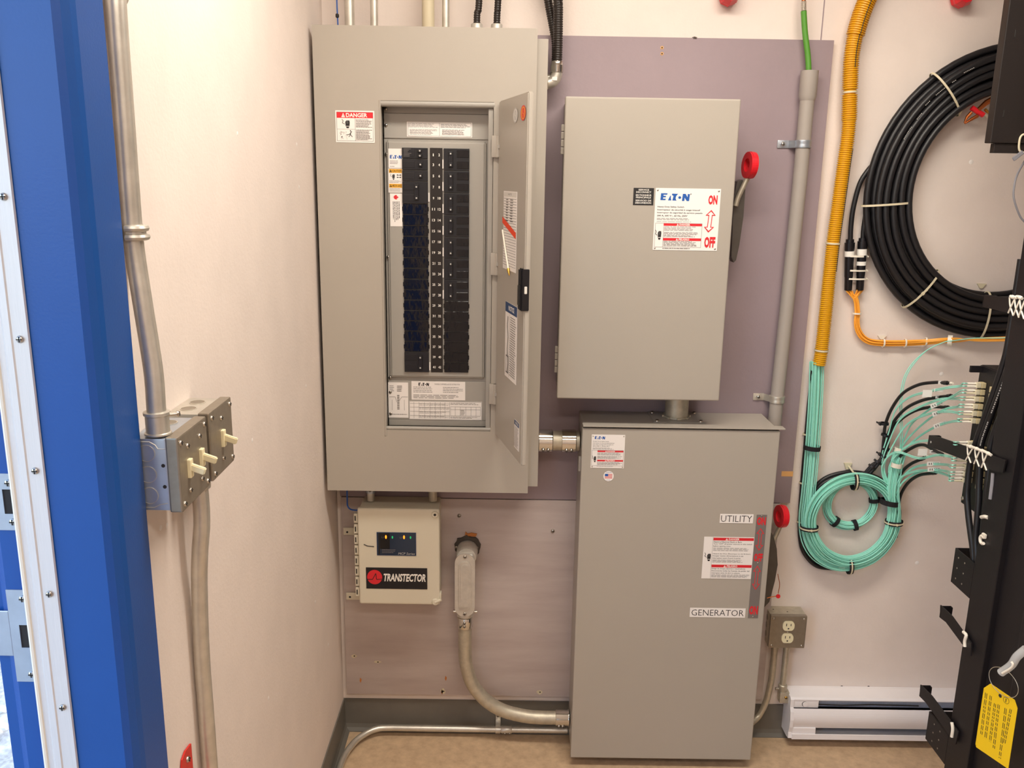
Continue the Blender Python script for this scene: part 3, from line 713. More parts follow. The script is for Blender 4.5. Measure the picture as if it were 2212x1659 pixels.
def eaton_plate(L, f, big):
    """f maps the sheet's 0..100 coordinates to its pixels"""
    def T(a, b, c, d, s_, m, **k): x0, y0 = f(a, b); x1, y1 = f(c, d); L.text(x0, y0, x1, y1, s_, m, **k)
    def Rr(a, b, c, d, m): x0, y0 = f(a, b); x1, y1 = f(c, d); L.rect(x0, y0, x1, y1, m)
    def Ln(a, b, c, d, n, **k): x0, y0 = f(a, b); x1, y1 = f(c, d); L.lines(x0, y0, x1, y1, n, **k)
    return T, Rr, Ln
T, Rr, Ln = eaton_plate(L, lambda a, b: (1413+a*1.4, 407+b*1.34), True)
L.eaton(1424, 418, 1487, 434); L.ell(1489, 419, 1.4, 1.4, 'print_grey', 10)
T(4, 28.5, 45, 31.7, 'Heavy Duty Safety Switch', 'print_black', bold=.02); T(4, 33.4, 70, 36.4, 'Interrupteur de sécurité à usage intensif', 'print_black', bold=.02); T(4, 38, 74, 41, 'Interruptor de seguridad de servicio pesado', 'print_black', bold=.02); T(4, 42.7, 51, 45.9, '200 A, 600 V~, 60 Hz, 250V', 'print_black', bold=.02)
Ln(4, 48, 60, 52, 2, seed=81, th=.4); Ln(4, 53.5, 74, 55, 1, seed=82)
for yy, s_ in ((56, 'DANGER'), (80, 'PELIGRO')):
    Rr(15, yy, 74.5, yy+4.3, 'print_red'); x0, y0 = f0 = (1413+35*1.4, 407+(yy+.5)*1.34); L.alert(x0, y0, x0+5, y0+4.4); T(39.5, yy+.7, 56, yy+3.7, s_, 'white_print', bold=.03)
L.box(1416, 482, 1517.5, 534.5, .6, 'print_grey'); Rr(15, 61, 15.4, 95, 'print_grey'); Ln(16, 61.5, 73, 69, 4, seed=83); Ln(16, 70.5, 73, 79, 5, seed=84); Ln(16, 85, 73, 94, 5, seed=85)
L.hand(1416, 497, 1430, 518); Ln(15, 96.3, 60, 98, 1, seed=86, th=.6)
T(81.5, 10, 95.5, 25, 'ON', 'print_red', bold=.045); T(79.5, 77, 96.5, 95, 'OFF', 'print_red', bold=.045)
L.arrow2(1535, 452, 1531.5, 501, 22, 'print_red', 'label_white'); L.rivets()
part(L.mb, 'switch_label', t)
def red_handle(t, cx, cy, Y, r, axis, lever_pts, plate_pts, xin):
    c = W(cx, cy, Y); a = Vector(axis).normalized()
    mb = MB().ring(c, a, r*.52, r, .017, 'red_plastic', 36).ring(c, a, r*.50, r*.62, .008, 'red_plastic', 36)
    mb.ring(c-a*.0, a, r*.86, r*1.03, .008, 'red_plastic', 36)
    h = part(mb, 'handle_grip', t, 'red ring handle grip')
    mb = MB(); P = [W(x, y, Y) for x, y in lever_pts]; mb.tube(spline(P, 6), .0062, 'galv_dull', 10); part(mb, 'handle_lever', t)
    mb = MB(); P = [W(x, y, -.085) for x, y in plate_pts]; mb.prism(P, (0, .035, 0), 'handle_steel'); part(mb, 'handle_plate', t)
red_handle(t, 1620, 357, -.10, .0315, (-.985, -.16, .05), [(1618, 378), (1606, 402), (1594, 428), (1589, 445)], [(1585, 430), (1593, 392), (1604, 388), (1610, 410), (1606, 468), (1597, 530), (1590, 562), (1585, 567), (1580, 555)], SX1)

# ================================================================== LOWER TRANSFER SWITCH
t = thing('transfer_switch', 'large grey transfer switch box standing low with utility and generator labels', 'transfer switch', (.44, -.019, .03))
TX0, TX1, TZ0, TZ1 = .1895, .692, .030, .993
mb = MB().box(TX0+.002, .683, -.146, -.0195, TZ0+.006, TZ1, 'grey_enamel', .0015)
mb.box(TX0+.001, .703, -.167, -.140, TZ1-.0025, TZ1+.0005, 'grey_enamel', .0008)
mb.box(TX0+.003, .690, -.152, -.146, TZ1-.009, TZ1-.0025, 'dark_gap')  # dark strip paints in the shade under the top lip
part(mb, 'enclosure', t)
mb = MB().box(TX0, TX1, -.162, -.1465, TZ0, TZ1-.0075, 'grey_enamel', .003, 3); dr = part(mb, 'door', t)
za, zb = W(1250, 985, -.12).z, W(1250, 1016, -.12).z
part(MB().box(TX0-.004, TX0+.004, -.130, -.118, zb, za, 'grey_enamel', .002), 'hinge', t)
za, zb = W(1688, 974, -.03).z, W(1688, 1004, -.03).z
lug = part(MB().box(.675, .709, -.0225, -.0195, zb, za, 'grey_enamel', .001), 'mounting_ear', t); part(MB().screw((.694, -.0225, za-.011), NY, .0055, 'brass'), 'screw', lug)
# round plate with four bolts on the top face
m2 = MB().box(.375, .508, -.128, -.024, TZ1+.0006, TZ1+.0022, 'grey_enamel_inner', .0006); hub = part(m2, 'hub_plate', t)
for x, y in ((.385, -.036), (.498, -.036), (.385, -.118), (.498, -.118)): part(MB().screw((x, y, TZ1+.0022), Z_, .0055), 'screw', hub)
YL = -.1623
L = wall_lab(1277, 939, 1349, 1011, YL)
T, Rr, Ln = eaton_plate(L, lambda a, b: (1277+a*.72, 939+b*.72), False)
L.eaton(1283.5, 942.5, 1306, 949); T(4, 19, 52, 22, 'Double Throw Safety Switch', 'print_black', bold=.01); T(4, 24, 68, 27, 'Interrupteur de sécurité bidirectionnel', 'print_black', bold=.01); T(4, 28.5, 66, 31.5, 'Interruptor de seguridad de doble tiro', 'print_black', bold=.01); T(4, 33, 55, 36, '200 A, 240 V~, 60 Hz, 250 V', 'print_black', bold=.01)
Ln(4, 39, 72, 45, 3, seed=91)
for yy, s_ in ((47, 'DANGER'), (75, 'PELIGRO')):
    Rr(19, yy, 97, yy+5, 'print_red'); L.alert(1277+.72*42, 939+.72*(yy+.6), 1277+.72*47, 939+.72*(yy+4.6)); T(48, yy+.8, 72, yy+4.2, s_, 'white_print', bold=.03)
Ln(19, 54, 95, 62, 4, seed=92); Ln(19, 64, 95, 73, 4, seed=93); Ln(19, 82, 95, 91, 4, seed=94); L.hand(1279, 984, 1288, 998); Ln(18, 94, 70, 96, 1, seed=95); L.box(1278.5, 972, 1347, 1006, .4, 'print_grey'); L.rivets(.0018, 3)
part(L.mb, 'switch_label', t)
L = wall_lab(1303, 1017, 1326, 1040, YL, bg=None)
L.ell(1314.5, 1028.3, 11.2, 11.2, 'label_white', 36)
for k in range(7): L.rect(1306.5, 1023.6+k*1.5, 1322.5, 1024.4+k*1.5, 'print_red')
L.rect(1306.5, 1023.4, 1313.5, 1028.6, 'print_blue')
L.text(1308.5, 1019.2, 1320.5, 1021.4, 'MADE IN', 'print_blue'); L.text(1310.5, 1035.6, 1318.5, 1037.8, 'U.S.A.', 'print_blue'); part(L.mb, 'origin_sticker', t)
L = wall_lab(1555, 1110.5, 1627, 1130, YL); L.text(1557.5, 1113.5, 1624.5, 1127.5, 'UTILITY', 'print_black', -.008); part(L.mb, 'utility_label', t)
L = wall_lab(1490, 1313.5, 1610, 1333.5, YL); L.text(1493.5, 1317, 1606.5, 1330, 'GENERATOR', 'print_black', -.008); part(L.mb, 'generator_label', t)
L = wall_lab(1518, 1160, 1625.5, 1250, YL)
for yy, s_ in ((1161.5, 'DANGER'), (1219.5, 'PELIGRO')):
    L.rect(1538, yy, 1625, yy+6, 'print_red'); L.alert(1564, yy+.8, 1569.5, yy+5.3); L.text(1571, yy+1, 1594, yy+5, s_, 'white_print', .03)
for yy, s_, x1 in ((1168.5, 'Hazard of Electrical Shock or Burn.', 1600), (1173.3, 'Turn "OFF" all power sources to this switch', 1622), (1178.1, 'before opening cover.', 1577), (1194, 'Hasard de Choc Électrique ou de Brûlure.', 1621), (1199, 'Couper toutes alimentations à cet', 1605), (1203.8, 'interrupteur avant d’ouvrir la porte.', 1600), (1226.5, 'Riesgo de choque eléctrico o Quemaduras.', 1612), (1231.3, 'Desconecte todas las fuentes de poder del', 1621), (1236, 'interruptor antes de abrir la cubierta.', 1601)):
    L.text(1539, yy, x1, yy+3.7, s_, 'print_black', .004)
L.lines(1539, 1183.5, 1622, 1191, 3, seed=101); L.lines(1539, 1209, 1622, 1216, 3, seed=102); L.lines(1539, 1241, 1622, 1248, 3, seed=103)
L.rect(1537, 1160, 1537.4, 1250, 'print_grey'); L.hand(1520.5, 1194, 1535, 1212); part(L.mb, 'danger_label', t)
# see-through strip with red operating marks: its pixels slant with the perspective, so it is set out along its own axis
p0, p1 = W(1645, 1112, YL), W(1627, 1335, YL); xc = (p0.x+p1.x)/2+.0; hw = .0135
L = Lab(0, 0, 27, (p0.z-p1.z)*1000, (xc-hw, YL, p0.z), (hw*2, 0, 0), (0, 0, p0.z-p1.z), NY, bg='strip_clear')
hh = (p0.z-p1.z)*1000; 
L.text(2, 6, 25, 29, 'ON', 'print_red', .05); L.arrow2(13.5, 37, 13.5, 100, 21, 'print_red', 'strip_clear'); L.text(2, 108, 25, 131, 'OFF', 'print_red', .05)
L.arrow2(13.5, 142, 13.5, 212, 21, 'print_red', 'strip_clear') if hh > 255 else L.arrow2(13.5, 140, 13.5, hh-42, 21, 'print_red', 'strip_clear')
L.text(2, hh-36, 25, hh-10, 'ON', 'print_red', .05)
for yy in (2.5, 135, hh-4): L.mb.screw(L.pt(13.5, yy), NY, .0018, slot=False)
part(L.mb, 'position_strip', t, 'clear strip with red on and off marks')
red_handle(t, 1688, 1115, -.075, .030, (-.985, -.16, .05), [(1686, 1135), (1678, 1152), (1667, 1175), (1660, 1190)], [(1650, 1165), (1664, 1146), (1672, 1162), (1678, 1185), (1680, 1220), (1674, 1255), (1662, 1300), (1651, 1312)], TX1)
sl = MB(); P = [W(x, y, -.10) for x, y in ((1657, 1292), (1664, 1290), (1670, 1289), (1676, 1288))]
sl.tube(spline(P, 4), .0012, 'copper', 6); sl.tube(spline([W(1680, 1240, -.10), W(1684, 1262, -.10), W(1681, 1282, -.10)], 5), .001, 'copper', 6); sl.lathe(W(1681, 1288, -.104), NY, [(-.002, .0055), (0, .0062), (.002, .0055)], 'red_plastic', 16)
part(sl, 'wire_seal', t, 'copper seal wire with red bead')

# ================================================================== PIPEWORK BETWEEN THE BOXES
def coupling_screw(mb, p, ax): mb.screw(p, ax, .0055, h=.006)
t = thing('conduit_nipple', 'short fat steel conduit nipple joining the upper switch to the transfer switch', 'conduit', (.4425, -.075, .9955))
part(MB().cyl((.4425, -.075, .9957), (.4425, -.075, 1.0655), .0302, 'galv_dull', 32), 'pipe', t)
mb = MB().ring((.4425, -.075, .9985), Z_, .0300, .0345, .005, 'galv_dull', 32)
for k in range(8): a = 2*pi*k/8; mb.obox((.4425+.0355*cos(a), -.075+.0355*sin(a), .9985), (cos(a), sin(a), 0), (-sin(a), cos(a), 0), Z_, .002, .004, .0025, 'galv_dull')
part(mb, 'lock_nut', t)
zc = .928; yc = -.085
t = thing('conduit_nipple', 'shiny steel conduit with two couplings joining the panel to the transfer switch', 'conduit', (.134, yc, zc-.03))
part(MB().cyl((.081, yc, zc), (.1885, yc, zc), .0262, 'galv_dull', 32), 'pipe', t)
for x0, x1 in ((.0815, .119), (.142, .180)):
    mb = MB().lathe((x0, yc, zc), X_, [(0, .0285), (.001, .0305), (x1-x0-.002, .0305), (x1-x0, .0285)], 'chrome', 36)
    cp = part(mb, 'coupling', t, 'polished coupling')
    for dx in (.012, .025): part(MB().screw((x0+dx, yc-.0255, zc-.0175), (0, -.84, -.54), .0045, h=.005), 'screw', cp)

# surge protector
t = thing('surge_protector', 'beige surge protector box with a small dark window and a black and red badge', 'surge protector', (-.285, -.02, .467))
BX0, BX1, BZ0, BZ1, BY = -.395, -.177, .467, .744, -.120
mb = MB().box(BX0+.003, BX1-.003, -.104, -.021, BZ0+.003, BZ1-.002, 'poly_box', .006, 3); part(mb, 'box_body', t)
mb = MB().box(BX0, BX1, BY, -.1045, BZ0, BZ1, 'poly_box', .006, 3)
lid = part(mb, 'lid', t)
mb = MB()
for k in range(8):
    za = BZ1-.02-k*.0305; mb.box(BX0-.0115, BX0-.001, -.110, -.098, za-.026, za, 'poly_box', .0015); mb.box(BX0-.009, BX0-.006, -.1105, -.1098, za-.02, za-.006, 'dark_gap'); mb.box(BX0-.003, BX0+.004, -.107, -.1, za-.026, za, 'poly_box')
part(mb, 'hinge', t)
mb = MB().lathe((BX1-.012, BY+.002, BZ1-.014), NY, [(0, .0095), (.004, .0095), (.006, .008)], 'poly_box', 18).lathe((BX1-.012, BY-.0042, BZ1-.014), NY, [(0, .0035), (.0004, .0035)], 'dark_gap', 10); part(mb, 'corner_boss', t)
mb = MB().lathe((BX1-.012, BY+.002, BZ0+.010), NY, [(0, .0095), (.004, .0095), (.006, .008)], 'poly_box', 18).box(BX1-.006, BX1+.004, -.118, -.10, BZ0+.012, BZ0+.034, 'poly_box', .002).cyl((BX1-.012, -.123, BZ0+.010), (BX1+.004, -.123, BZ0+.018), .004, 'poly_box', 10); part(mb, 'latch', t)
for px, py in ((752, 1147), (758, 1287)):
    p = W(px, py, -.021); m2 = MB().box(p.x-.013, BX0+.006, -.0245, -.0205, p.z-.011, p.z+.011, 'poly_box', .002); m2.lathe((p.x-.002, -.0245, p.z-.002), NY, [(0, .003), (.0005, .003)], 'dark_gap', 10); part(m2, 'mounting_foot', t)
LY = BY-.0004
L = wall_lab(814, 1150, 899, 1200, LY, bg='screen_navy')
L.rect(818, 1152, 820.5, 1198, 'lens_black'); L.rect(821, 1152, 842, 1186, 'lens_black'); L.ell(834, 1160, 1.9, 4, 'lamp_orange'); L.ell(848, 1160.5, 1.6, 3, 'lamp_green'); L.ell(873, 1160, 1.9, 4, 'lamp_orange'); L.ell(887, 1160.5, 1.6, 3, 'lamp_green')
L.text(825, 1159, 829, 1162.5, 'L1', 'print_grey'); L.text(864, 1159, 868.5, 1162.5, 'L2', 'print_grey'); L.text(860, 1193, 896, 1198, 'MCP Series', 'label_silver', 0, .25); L.lines(825, 1187, 856, 1196, 3, seed=111)
L.box(814, 1150, 899, 1200, .8, 'print_navy'); part(L.mb, 'status_window', t, 'dark status window with small indicator lights')
L = wall_lab(791, 1226.5, 923, 1272, LY, bg='black_plastic')
L.ell(809.5, 1247, 16.2, 15.5, 'print_red', 40); L.text(829, 1239, 919.5, 1256, 'TRANSTECTOR', 'white_print', .035, .22)
L.line([(794, 1252), (805, 1252), (812, 1239), (813.5, 1252), (825, 1251)], 1.5, 'black_plastic'); part(L.mb, 'badge', t)
mb = MB(); mb.tube(spline([W(786, 1176, LY), W(793, 1179, LY), W(799, 1180, LY), W(808, 1181, LY)], 4), .0011, 'print_black', 6); part(mb, 'pen_mark', t)
t = thing('conduit_nipple', 'small steel connector joining the panel bottom to the surge protector top', 'conduit', (-.367, -.07, .746))
mb = MB().cyl((-.367, -.065, .7455), (-.367, -.065, .8095), .0105, 'galv', 18).lathe((-.367, -.065, .800), Z_, [(0, .015), (.009, .015)], 'galv', 6, False).lathe((-.367, -.065, .768), Z_, [(0, .0128), (.022, .0128)], 'zinc_blue', 18)
part(mb, 'pipe', t); part(MB().screw((-.367, -.078, .779), NY, .005, h=.005), 'screw', t)
t = thing('conduit_nipple', 'stub of conduit mostly hidden below the panel at the right of the surge protector', 'conduit', (-.196, -.06, .7455))
part(MB().cyl((-.200, -.06, .7455), (-.200, -.06, .8095), .012, 'galv_dull', 16), 'pipe', t)
wp = [W(750, 1062, -.06), W(750, 1080, -.05), W(751, 1093, -.045), W(757, 1100, -.05), W(766, 1102, -.06), W(773, 1102, -.07)]; wp[0].z = .8085
single(MB().tube(spline(wp, 6), .0021, 'blue_wire', 8), 'wire', 'thin blue wire looping from the panel bottom to the surge protector', 'wire')

# LB fitting, elbow and its sealed hole
hc = W(1008, 1178, -.019)
mb = MB(); rd = random.Random(3); n = 26; pts = []
for k in range(n):
    a = 2*pi*k/n; rr = .036*rd.uniform(.88, 1.08)*(1.0 if sin(a) > -.5 else .92); pts.append((hc.x+.004+rr*cos(a)*1.04, -.0195, hc.z-.004+rr*sin(a)))
mb.prism(pts, (0, -.006, 0), 'foam_dark')
pts2 = [(hc.x+.001+x_, -.0195, hc.z+.030+y_) for x_, y_ in ((-.006, 0), (-.004, .012), (.002, .006), (.012, .009), (.028, .006), (.024, -.002))]; mb.prism(pts2, (0, -.004, 0), 'foam_orange')
single(mb, 'seal_ring', 'crumbling dark foam seal around the hole behind the conduit elbow fitting', 'seal')
t = thing('elbow_fitting', 'cast grey conduit elbow body with long rounded cover on the bare plywood', 'conduit fitting', (-.112, -.026, .40))
xb = (W(1002, 1335, -.10).x+W(1006, 1200, -.10).x)/2; zt = W(1006, 1197, -.098).z; zb = W(1002, 1333, -.098).z; hw = .0275
mb = MB(); mb.lathe((xb+.003, -.0265, zt-.020), NY, [(0, .0295), (.030, .0295), (.034, .027), (.05, .026)], 'alu_cast', 28)
mb.box(xb-hw+.003, xb+hw-.003, -.092, -.045, zb+.012, zt-.004, 'alu_cast', .012, 4)
mb.lathe((xb, -.069, zb+.016), -Z_, [(0, .022), (.012, .0245), (.024, .0245), (.026, .021)], 'alu_cast', 28)
for sx in (-1, 1): mb.cyl((xb+sx*.026, -.069, zb+.001), (xb+sx*.033, -.069, zb+.001), .004, 'screw_zinc', 10)
part(mb, 'fitting_body', t)
def stad(x, y, z0, z1, r, n=12): 
    P = [(x+r*cos(pi*k/n), y, z1-r+r*sin(pi*k/n)) for k in range(n+1)]; return P+[(x-r*cos(pi*k/n), y, z0+r-r*sin(pi*k/n)) for k in range(n+1)]
mb = MB().prism(stad(xb, -.0925, zb, zt, hw), (0, -.004, 0), 'alu_cast').prism(stad(xb, -.0965, zb+.022, zt-.022, .0165), (0, -.0035, 0), 'alu_cast').prism(stad(xb, -.1, zb+.03, zt-.03, .0115), (0, -.002, 0), 'alu_cast')
cv = part(mb, 'fitting_cover', t)
for z in (zt-.009, zb+.009): part(MB().screw((xb, -.0965, z), NY, .0048), 'screw', cv)
for px, py in ((986, 1182), (1030, 1183)): p = W(px, py, -.026); part(MB().screw((p.x, -.026, p.z), NY, .004, h=.003), 'screw', t)
t = thing('conduit', 'thick galvanised conduit elbow curving down from the fitting to the transfer switch', 'conduit', (0, -.069, .06))
zP = W(1190, 1550, -.069).z; yq = -.069
P = [Vector((xb, yq, zb-.012)), Vector((xb, yq, zb-.045)), W(1004, 1405, yq), W(1008, 1440, yq), W(1022, 1480, yq), W(1050, 1513, yq), W(1085, 1534, yq), W(1125, 1545, yq), Vector((.10, yq, zP)), Vector((.1885, yq, zP))]
P[2].x = xb
part(MB().tube(spline(P, 8), .0188, 'galv_dull', 28), 'pipe', t)
mb = MB().lathe((xb, yq, zb-.013), -Z_, [(0, .0205), (.002, .0218), (.030, .0218), (.032, .0205)], 'chrome', 28); cp = part(mb, 'coupling', t)
for dz in (.010, .020): part(MB().screw((xb-.001, yq-.0215, zb-.013-dz), NY, .0042, h=.004), 'screw', cp)
mb = MB().lathe((.150, yq, zP), X_, [(0, .0205), (.002, .0218), (.034, .0218), (.036, .0235), (.038, .0235)], 'chrome', 28); cp = part(mb, 'coupling', t)
for dx in (.010, .021): part(MB().screw((.150+dx, yq-.0155, zP-.0155), (0, -.7, -.7), .0042, h=.005), 'screw', cp)

# small conduit along the base of the wall
t = thing('conduit', 'thin galvanised conduit running along the floor in front of the baseboard', 'conduit', (-.13, -.033, .02))
zf = .0265; yf = -.034
P = [Vector((.1888, yf, zf)), Vector((.0, yf, zf)), Vector((-.25, yf, zf)), Vector((-.330, yf, zf)), Vector((-.370, yf-.006, zf)), Vector((-.405, yf-.030, .022)), Vector((-.430, yf-.07, .018)), Vector((-.446, yf-.14, .015)), Vector((-.4455, yf-.3, .0135)), Vector((-.4455, -1.2, .0135))]
part(MB().tube(spline(P, 8), .0091, 'galv', 18), 'pipe', t)
x1 = W(1085, 1570, yf).x
cp = part(MB().lathe((x1-.003, yf, zf), X_, [(0, .0105), (.001, .0112), (.030, .0112), (.031, .0105)], 'galv', 20), 'coupling', t)
for dx in (.008, .022): part(MB().screw((x1+dx, yf-.0095, zf-.006), (0, -.8, -.5), .003, h=.003), 'screw', cp)
mb = MB().lathe((x1-.020, yf, zf), X_, [(0, .0098), (.0005, .0115), (.0145, .0115), (.015, .0098)], 'galv', 20)
mb.box(x1-.0200, x1-.005, -.0085, -.0060, zf+.004, zf+.036, 'galv', .001); mb.box(x1-.0200, x1-.005, yf, -.006, zf+.0095, zf+.0120, 'galv', .0005)
sp = part(mb, 'strap', t); part(MB().screw((x1-.0125, -.0085, zf+.028), NY, .005), 'screw', sp)

# ================================================================== ABOVE THE PANEL
def riser(name, label, px, py, Y, r, m, conn=None, px_top=None, lean=None):
    t = thing('conduit', label, 'conduit', (W(px, py, Y).x, Y, 1.9125), 'pipes rising from the panel top')
    a = W(px, py, Y); x = a.x; xt = W(px_top, 0, Y).x if px_top else x
    part(MB().tube([(x, Y, 1.9125), (x, Y, 1.95), (xt, Y, 2.04), (xt, Y, ZC-.002)], r, m, 24), 'pipe', t)
    part(MB().lathe((x, Y, 1.9125), Z_, [(0, r+.004), (.02, r+.004), (.022, r)], m, 24), 'connector', t)
riser('a', 'galvanised conduit at the left end above the panel, beside the thin blue wire', 755, 30, -.075, .0117, 'galv')
riser('b', 'thin galvanised conduit, second from the left above the panel', 808, 30, -.075, .0091, 'galv', px_top=808)
riser('c', 'thick cream plastic conduit above the middle of the panel', 925, 30, -.075, .0148, 'pvc_cream')
riser('d', 'thin galvanised conduit just right of the cream conduit above the panel', 963, 30, -.075, .0088, 'galv')
def flex(name, label, pts, r, conn=None, parent=None, conn_m='chrome', pitch=.0052):
    t = thing(name, label, 'conduit', pts[0], 'black flexible conduits')
    P = spline(pts, 24); L = sum((P[i+1]-P[i]).length for i in range(len(P)-1)); n = int(L/pitch)*4; Q = []; rad = []; acc = 0; i = 0
    for k in range(n+1):
        d = L*k/n
        while i < len(P)-2 and acc+(P[i+1]-P[i]).length < d: acc += (P[i+1]-P[i]).length; i += 1
        f_ = (d-acc)/max(1e-9, (P[i+1]-P[i]).length); Q.append(P[i].lerp(P[i+1], min(1, f_))); rad.append(r*(1.0 if k % 4 in (1, 2) else .90))
    part(MB().tube(Q, r, 'flex_black', 18, rad=rad), 'pipe', t); return t
for px, pt, lab in ((1030, 1035, 'thin black flexible conduit above the panel, left of the two with silver connectors'), (1073, 1076, 'thin black flexible conduit above the panel, right of the two with silver connectors')):
    a = W(px, 48, -.075); b = W(pt, 0, -.075); x = a.x
    t = flex('conduit', lab, [(x, -.075, 1.945), (x+.001, -.075, 1.98), (b.x, -.075, b.z), (b.x+.010, -.075, 2.25), (b.x+.012, -.075, ZC-.003)], .0083)
    part(MB().lathe((x, -.075, 1.9125), Z_, [(0, .0100), (.020, .0100), (.0205, .0135), (.040, .0135), (.042, .012)], 'alu_cast', 24), 'connector', t)
xe = W(1204, 130, -.08).x
t = flex('conduit', 'large black flexible conduit dropping into an elbow at the right side of the panel', [(xe, -.08, W(1204, 140, -.08).z), (xe, -.08, 1.92), W(1206, 20, -.08), W(1207, -60, -.08), (xe+.004, -.08, ZC-.003)], .0118)
z0 = W(1204, 140, -.08).z; zE = z0-.038
part(MB().lathe((xe, -.08, z0-.018), Z_, [(0, .0145), (.001, .0155), (.017, .0155), (.018, .0145), (.026, .0140)], 'chrome', 28), 'connector', t)
ar = [(xe-.024+.024*cos(a), -.08, z0-.018-.0245*sin(a)) for a in [pi/2*k/10 for k in range(11)]]
mb = MB().tube(ar, .0135, 'galv', 20).lathe((.0798, -.08, ar[-1][2]), X_, [(0, .0165), (.004, .0165)], 'galv', 6, False)
el = part(mb, 'elbow', t, 'bright zinc elbow')
mb = MB(); mb.obox((xe-.006, -.0945, zE+.005), X_, Z_, NY, .006, .004, .0006, 'label_white'); part(mb, 'sticker', el)
a, b = W(1197, 125, -.045), W(1183, -10, -.045)
t = flex('conduit', 'second black flexible conduit slanting behind the large one beside the panel', [(xe-.002, -.045, a.z-.02), (xe-.003, -.045, a.z+.03), W(1195, 60, -.045), W(1184, 0, -.045), W(1172, -80, -.045), (b.x-.05, -.045, ZC-.003)], .0105)
part(MB().lathe((xe-.002, -.045, a.z-.04), Z_, [(0, .0125), (.022, .0125)], 'galv', 20).tube([(xe-.004, -.045, a.z-.035), (xe-.01, -.045, a.z-.047), (.0805, -.045, a.z-.048)], .011, 'galv', 16), 'connector', t)
a = W(728, 15, -.05)
t = thing('wire', 'thin blue wire dropping behind the left end of the panel top', 'wire', (a.x, -.05, 1.93))
part(MB().tube([(a.x+.002, -.05, 1.9125), (a.x, -.05, a.z), (a.x-.002, -.05, ZC-.003)], .0017, 'blue_wire', 8), 'conductor', t)
p = W(726, 34, -.05); part(MB().lathe((a.x, -.05, p.z-.005), Z_, [(0, .002), (.002, .0042), (.008, .0042), (.010, .002)], 'black_plastic', 10), 'wire_tie', t)

# ================================================================== GREY CONDUIT WITH GREEN WIRE
t = thing('conduit', 'grey plastic conduit at the right edge of the backboard with green wire in its top', 'conduit', (.7225, -.042, .83))
xp = .7225; yp = -.042
zb1 = W(1752, 153, yp).z; zb0 = W(1748, 207, yp).z
mb = MB().tube([(xp-.010, yp, .962), (xp-.004, yp, 1.3), (xp, yp, 1.6), (xp, yp, zb0)], .0175, 'pvc_grey', 28)
mb.lathe((xp, yp, zb0-.012), Z_, [(0, .0176), (.010, .0212), (zb1-zb0+.012, .0212), (zb1-zb0+.012, .0175), (zb1-zb0-.01, .0165)], 'pvc_grey', 28)
part(mb, 'pipe', t)
for k, (py, m) in enumerate(((311, 'zinc_blue'), (862, 'galv'))):
    z = W(1710, py, yp).z; xp = .7225-(0 if k == 0 else .0085); mb = MB().lathe((xp, yp, z-.0095), Z_, [(0, .0178), (.0005, .0200), (.003, .0205), (.0075, .0195), (.0115, .0195), (.016, .0205), (.0185, .0200), (.019, .0178)], m, 28)
    mb.box(xp-.058, xp-.030, -.0222, -.0196, z-.0095, z+.0095, m, .001); mb.prism([(xp-.032, -.0196, z-.009), (xp-.030, -.0222, z-.009), (xp-.012, yp-.009, z-.009), (xp-.012, yp-.004, z-.009)], (0, 0, .018), m)
    st = part(mb, 'strap', t); part(MB().lathe((xp-.045, -.0222, z), NY, [(0, .0072), (.003, .0072)], m, 6, False).screw((xp-.045, -.0252, z), NY, .005), 'screw', st)
xp = .7225
t = thing('ground_wire', 'stiff green wire with braided metal tip rising from the grey plastic conduit', 'wire', (xp, yp, 1.87))
g0 = W(1736, 24, -.038)
P = [(xp, yp, zb1-.03), (xp-.003, yp, zb1), W(1745, 120, -.04), W(1739, 70, -.038), g0]
part(MB().tube(spline(P, 8), .0069, 'green_jacket', 16), 'jacket', t)
mb = MB(); b1 = W(1736, 3, -.036); n = 16
mb.tube([g0.lerp(b1, k/n) for k in range(n+1)], .0066, 'galv', 14, rad=[.0066 if k % 2 else .0056 for k in range(n+1)]); mb.tube([b1, b1+Vector((0, 0, .03))], .005, 'copper', 12); part(mb, 'braided_tip', t)
# ground bar standing off the wall on red insulators (only their lower ends reach into view)
for px, py, lab, zz in ((1580, 8, 'red standoff insulator at the top edge above the safety switch', 0), (2088, 12, 'red standoff insulator at the top edge right of the yellow loom', 0)):
    c = W(px, py-22, -.045); mb = MB().lathe((c.x, -.0005, c.z), NY, [(0, .019), (.012, .0245), (.02, .0225), (.03, .0245), (.045, .019), (.05, .017)], 'red_plastic', 8, False)
    single(mb, 'standoff_insulator', lab, 'insulator', 'red standoff insulators')
ca, cb = W(1580, -14, -.045), W(2088, -10, -.045)
mb = MB().box(ca.x-.05, cb.x+.05, -.0575, -.0515, ca.z+.030, ca.z+.075, 'copper', .001); o = single(mb, 'ground_bar', 'copper ground bar held off the wall on red insulators above the picture', 'ground bar')

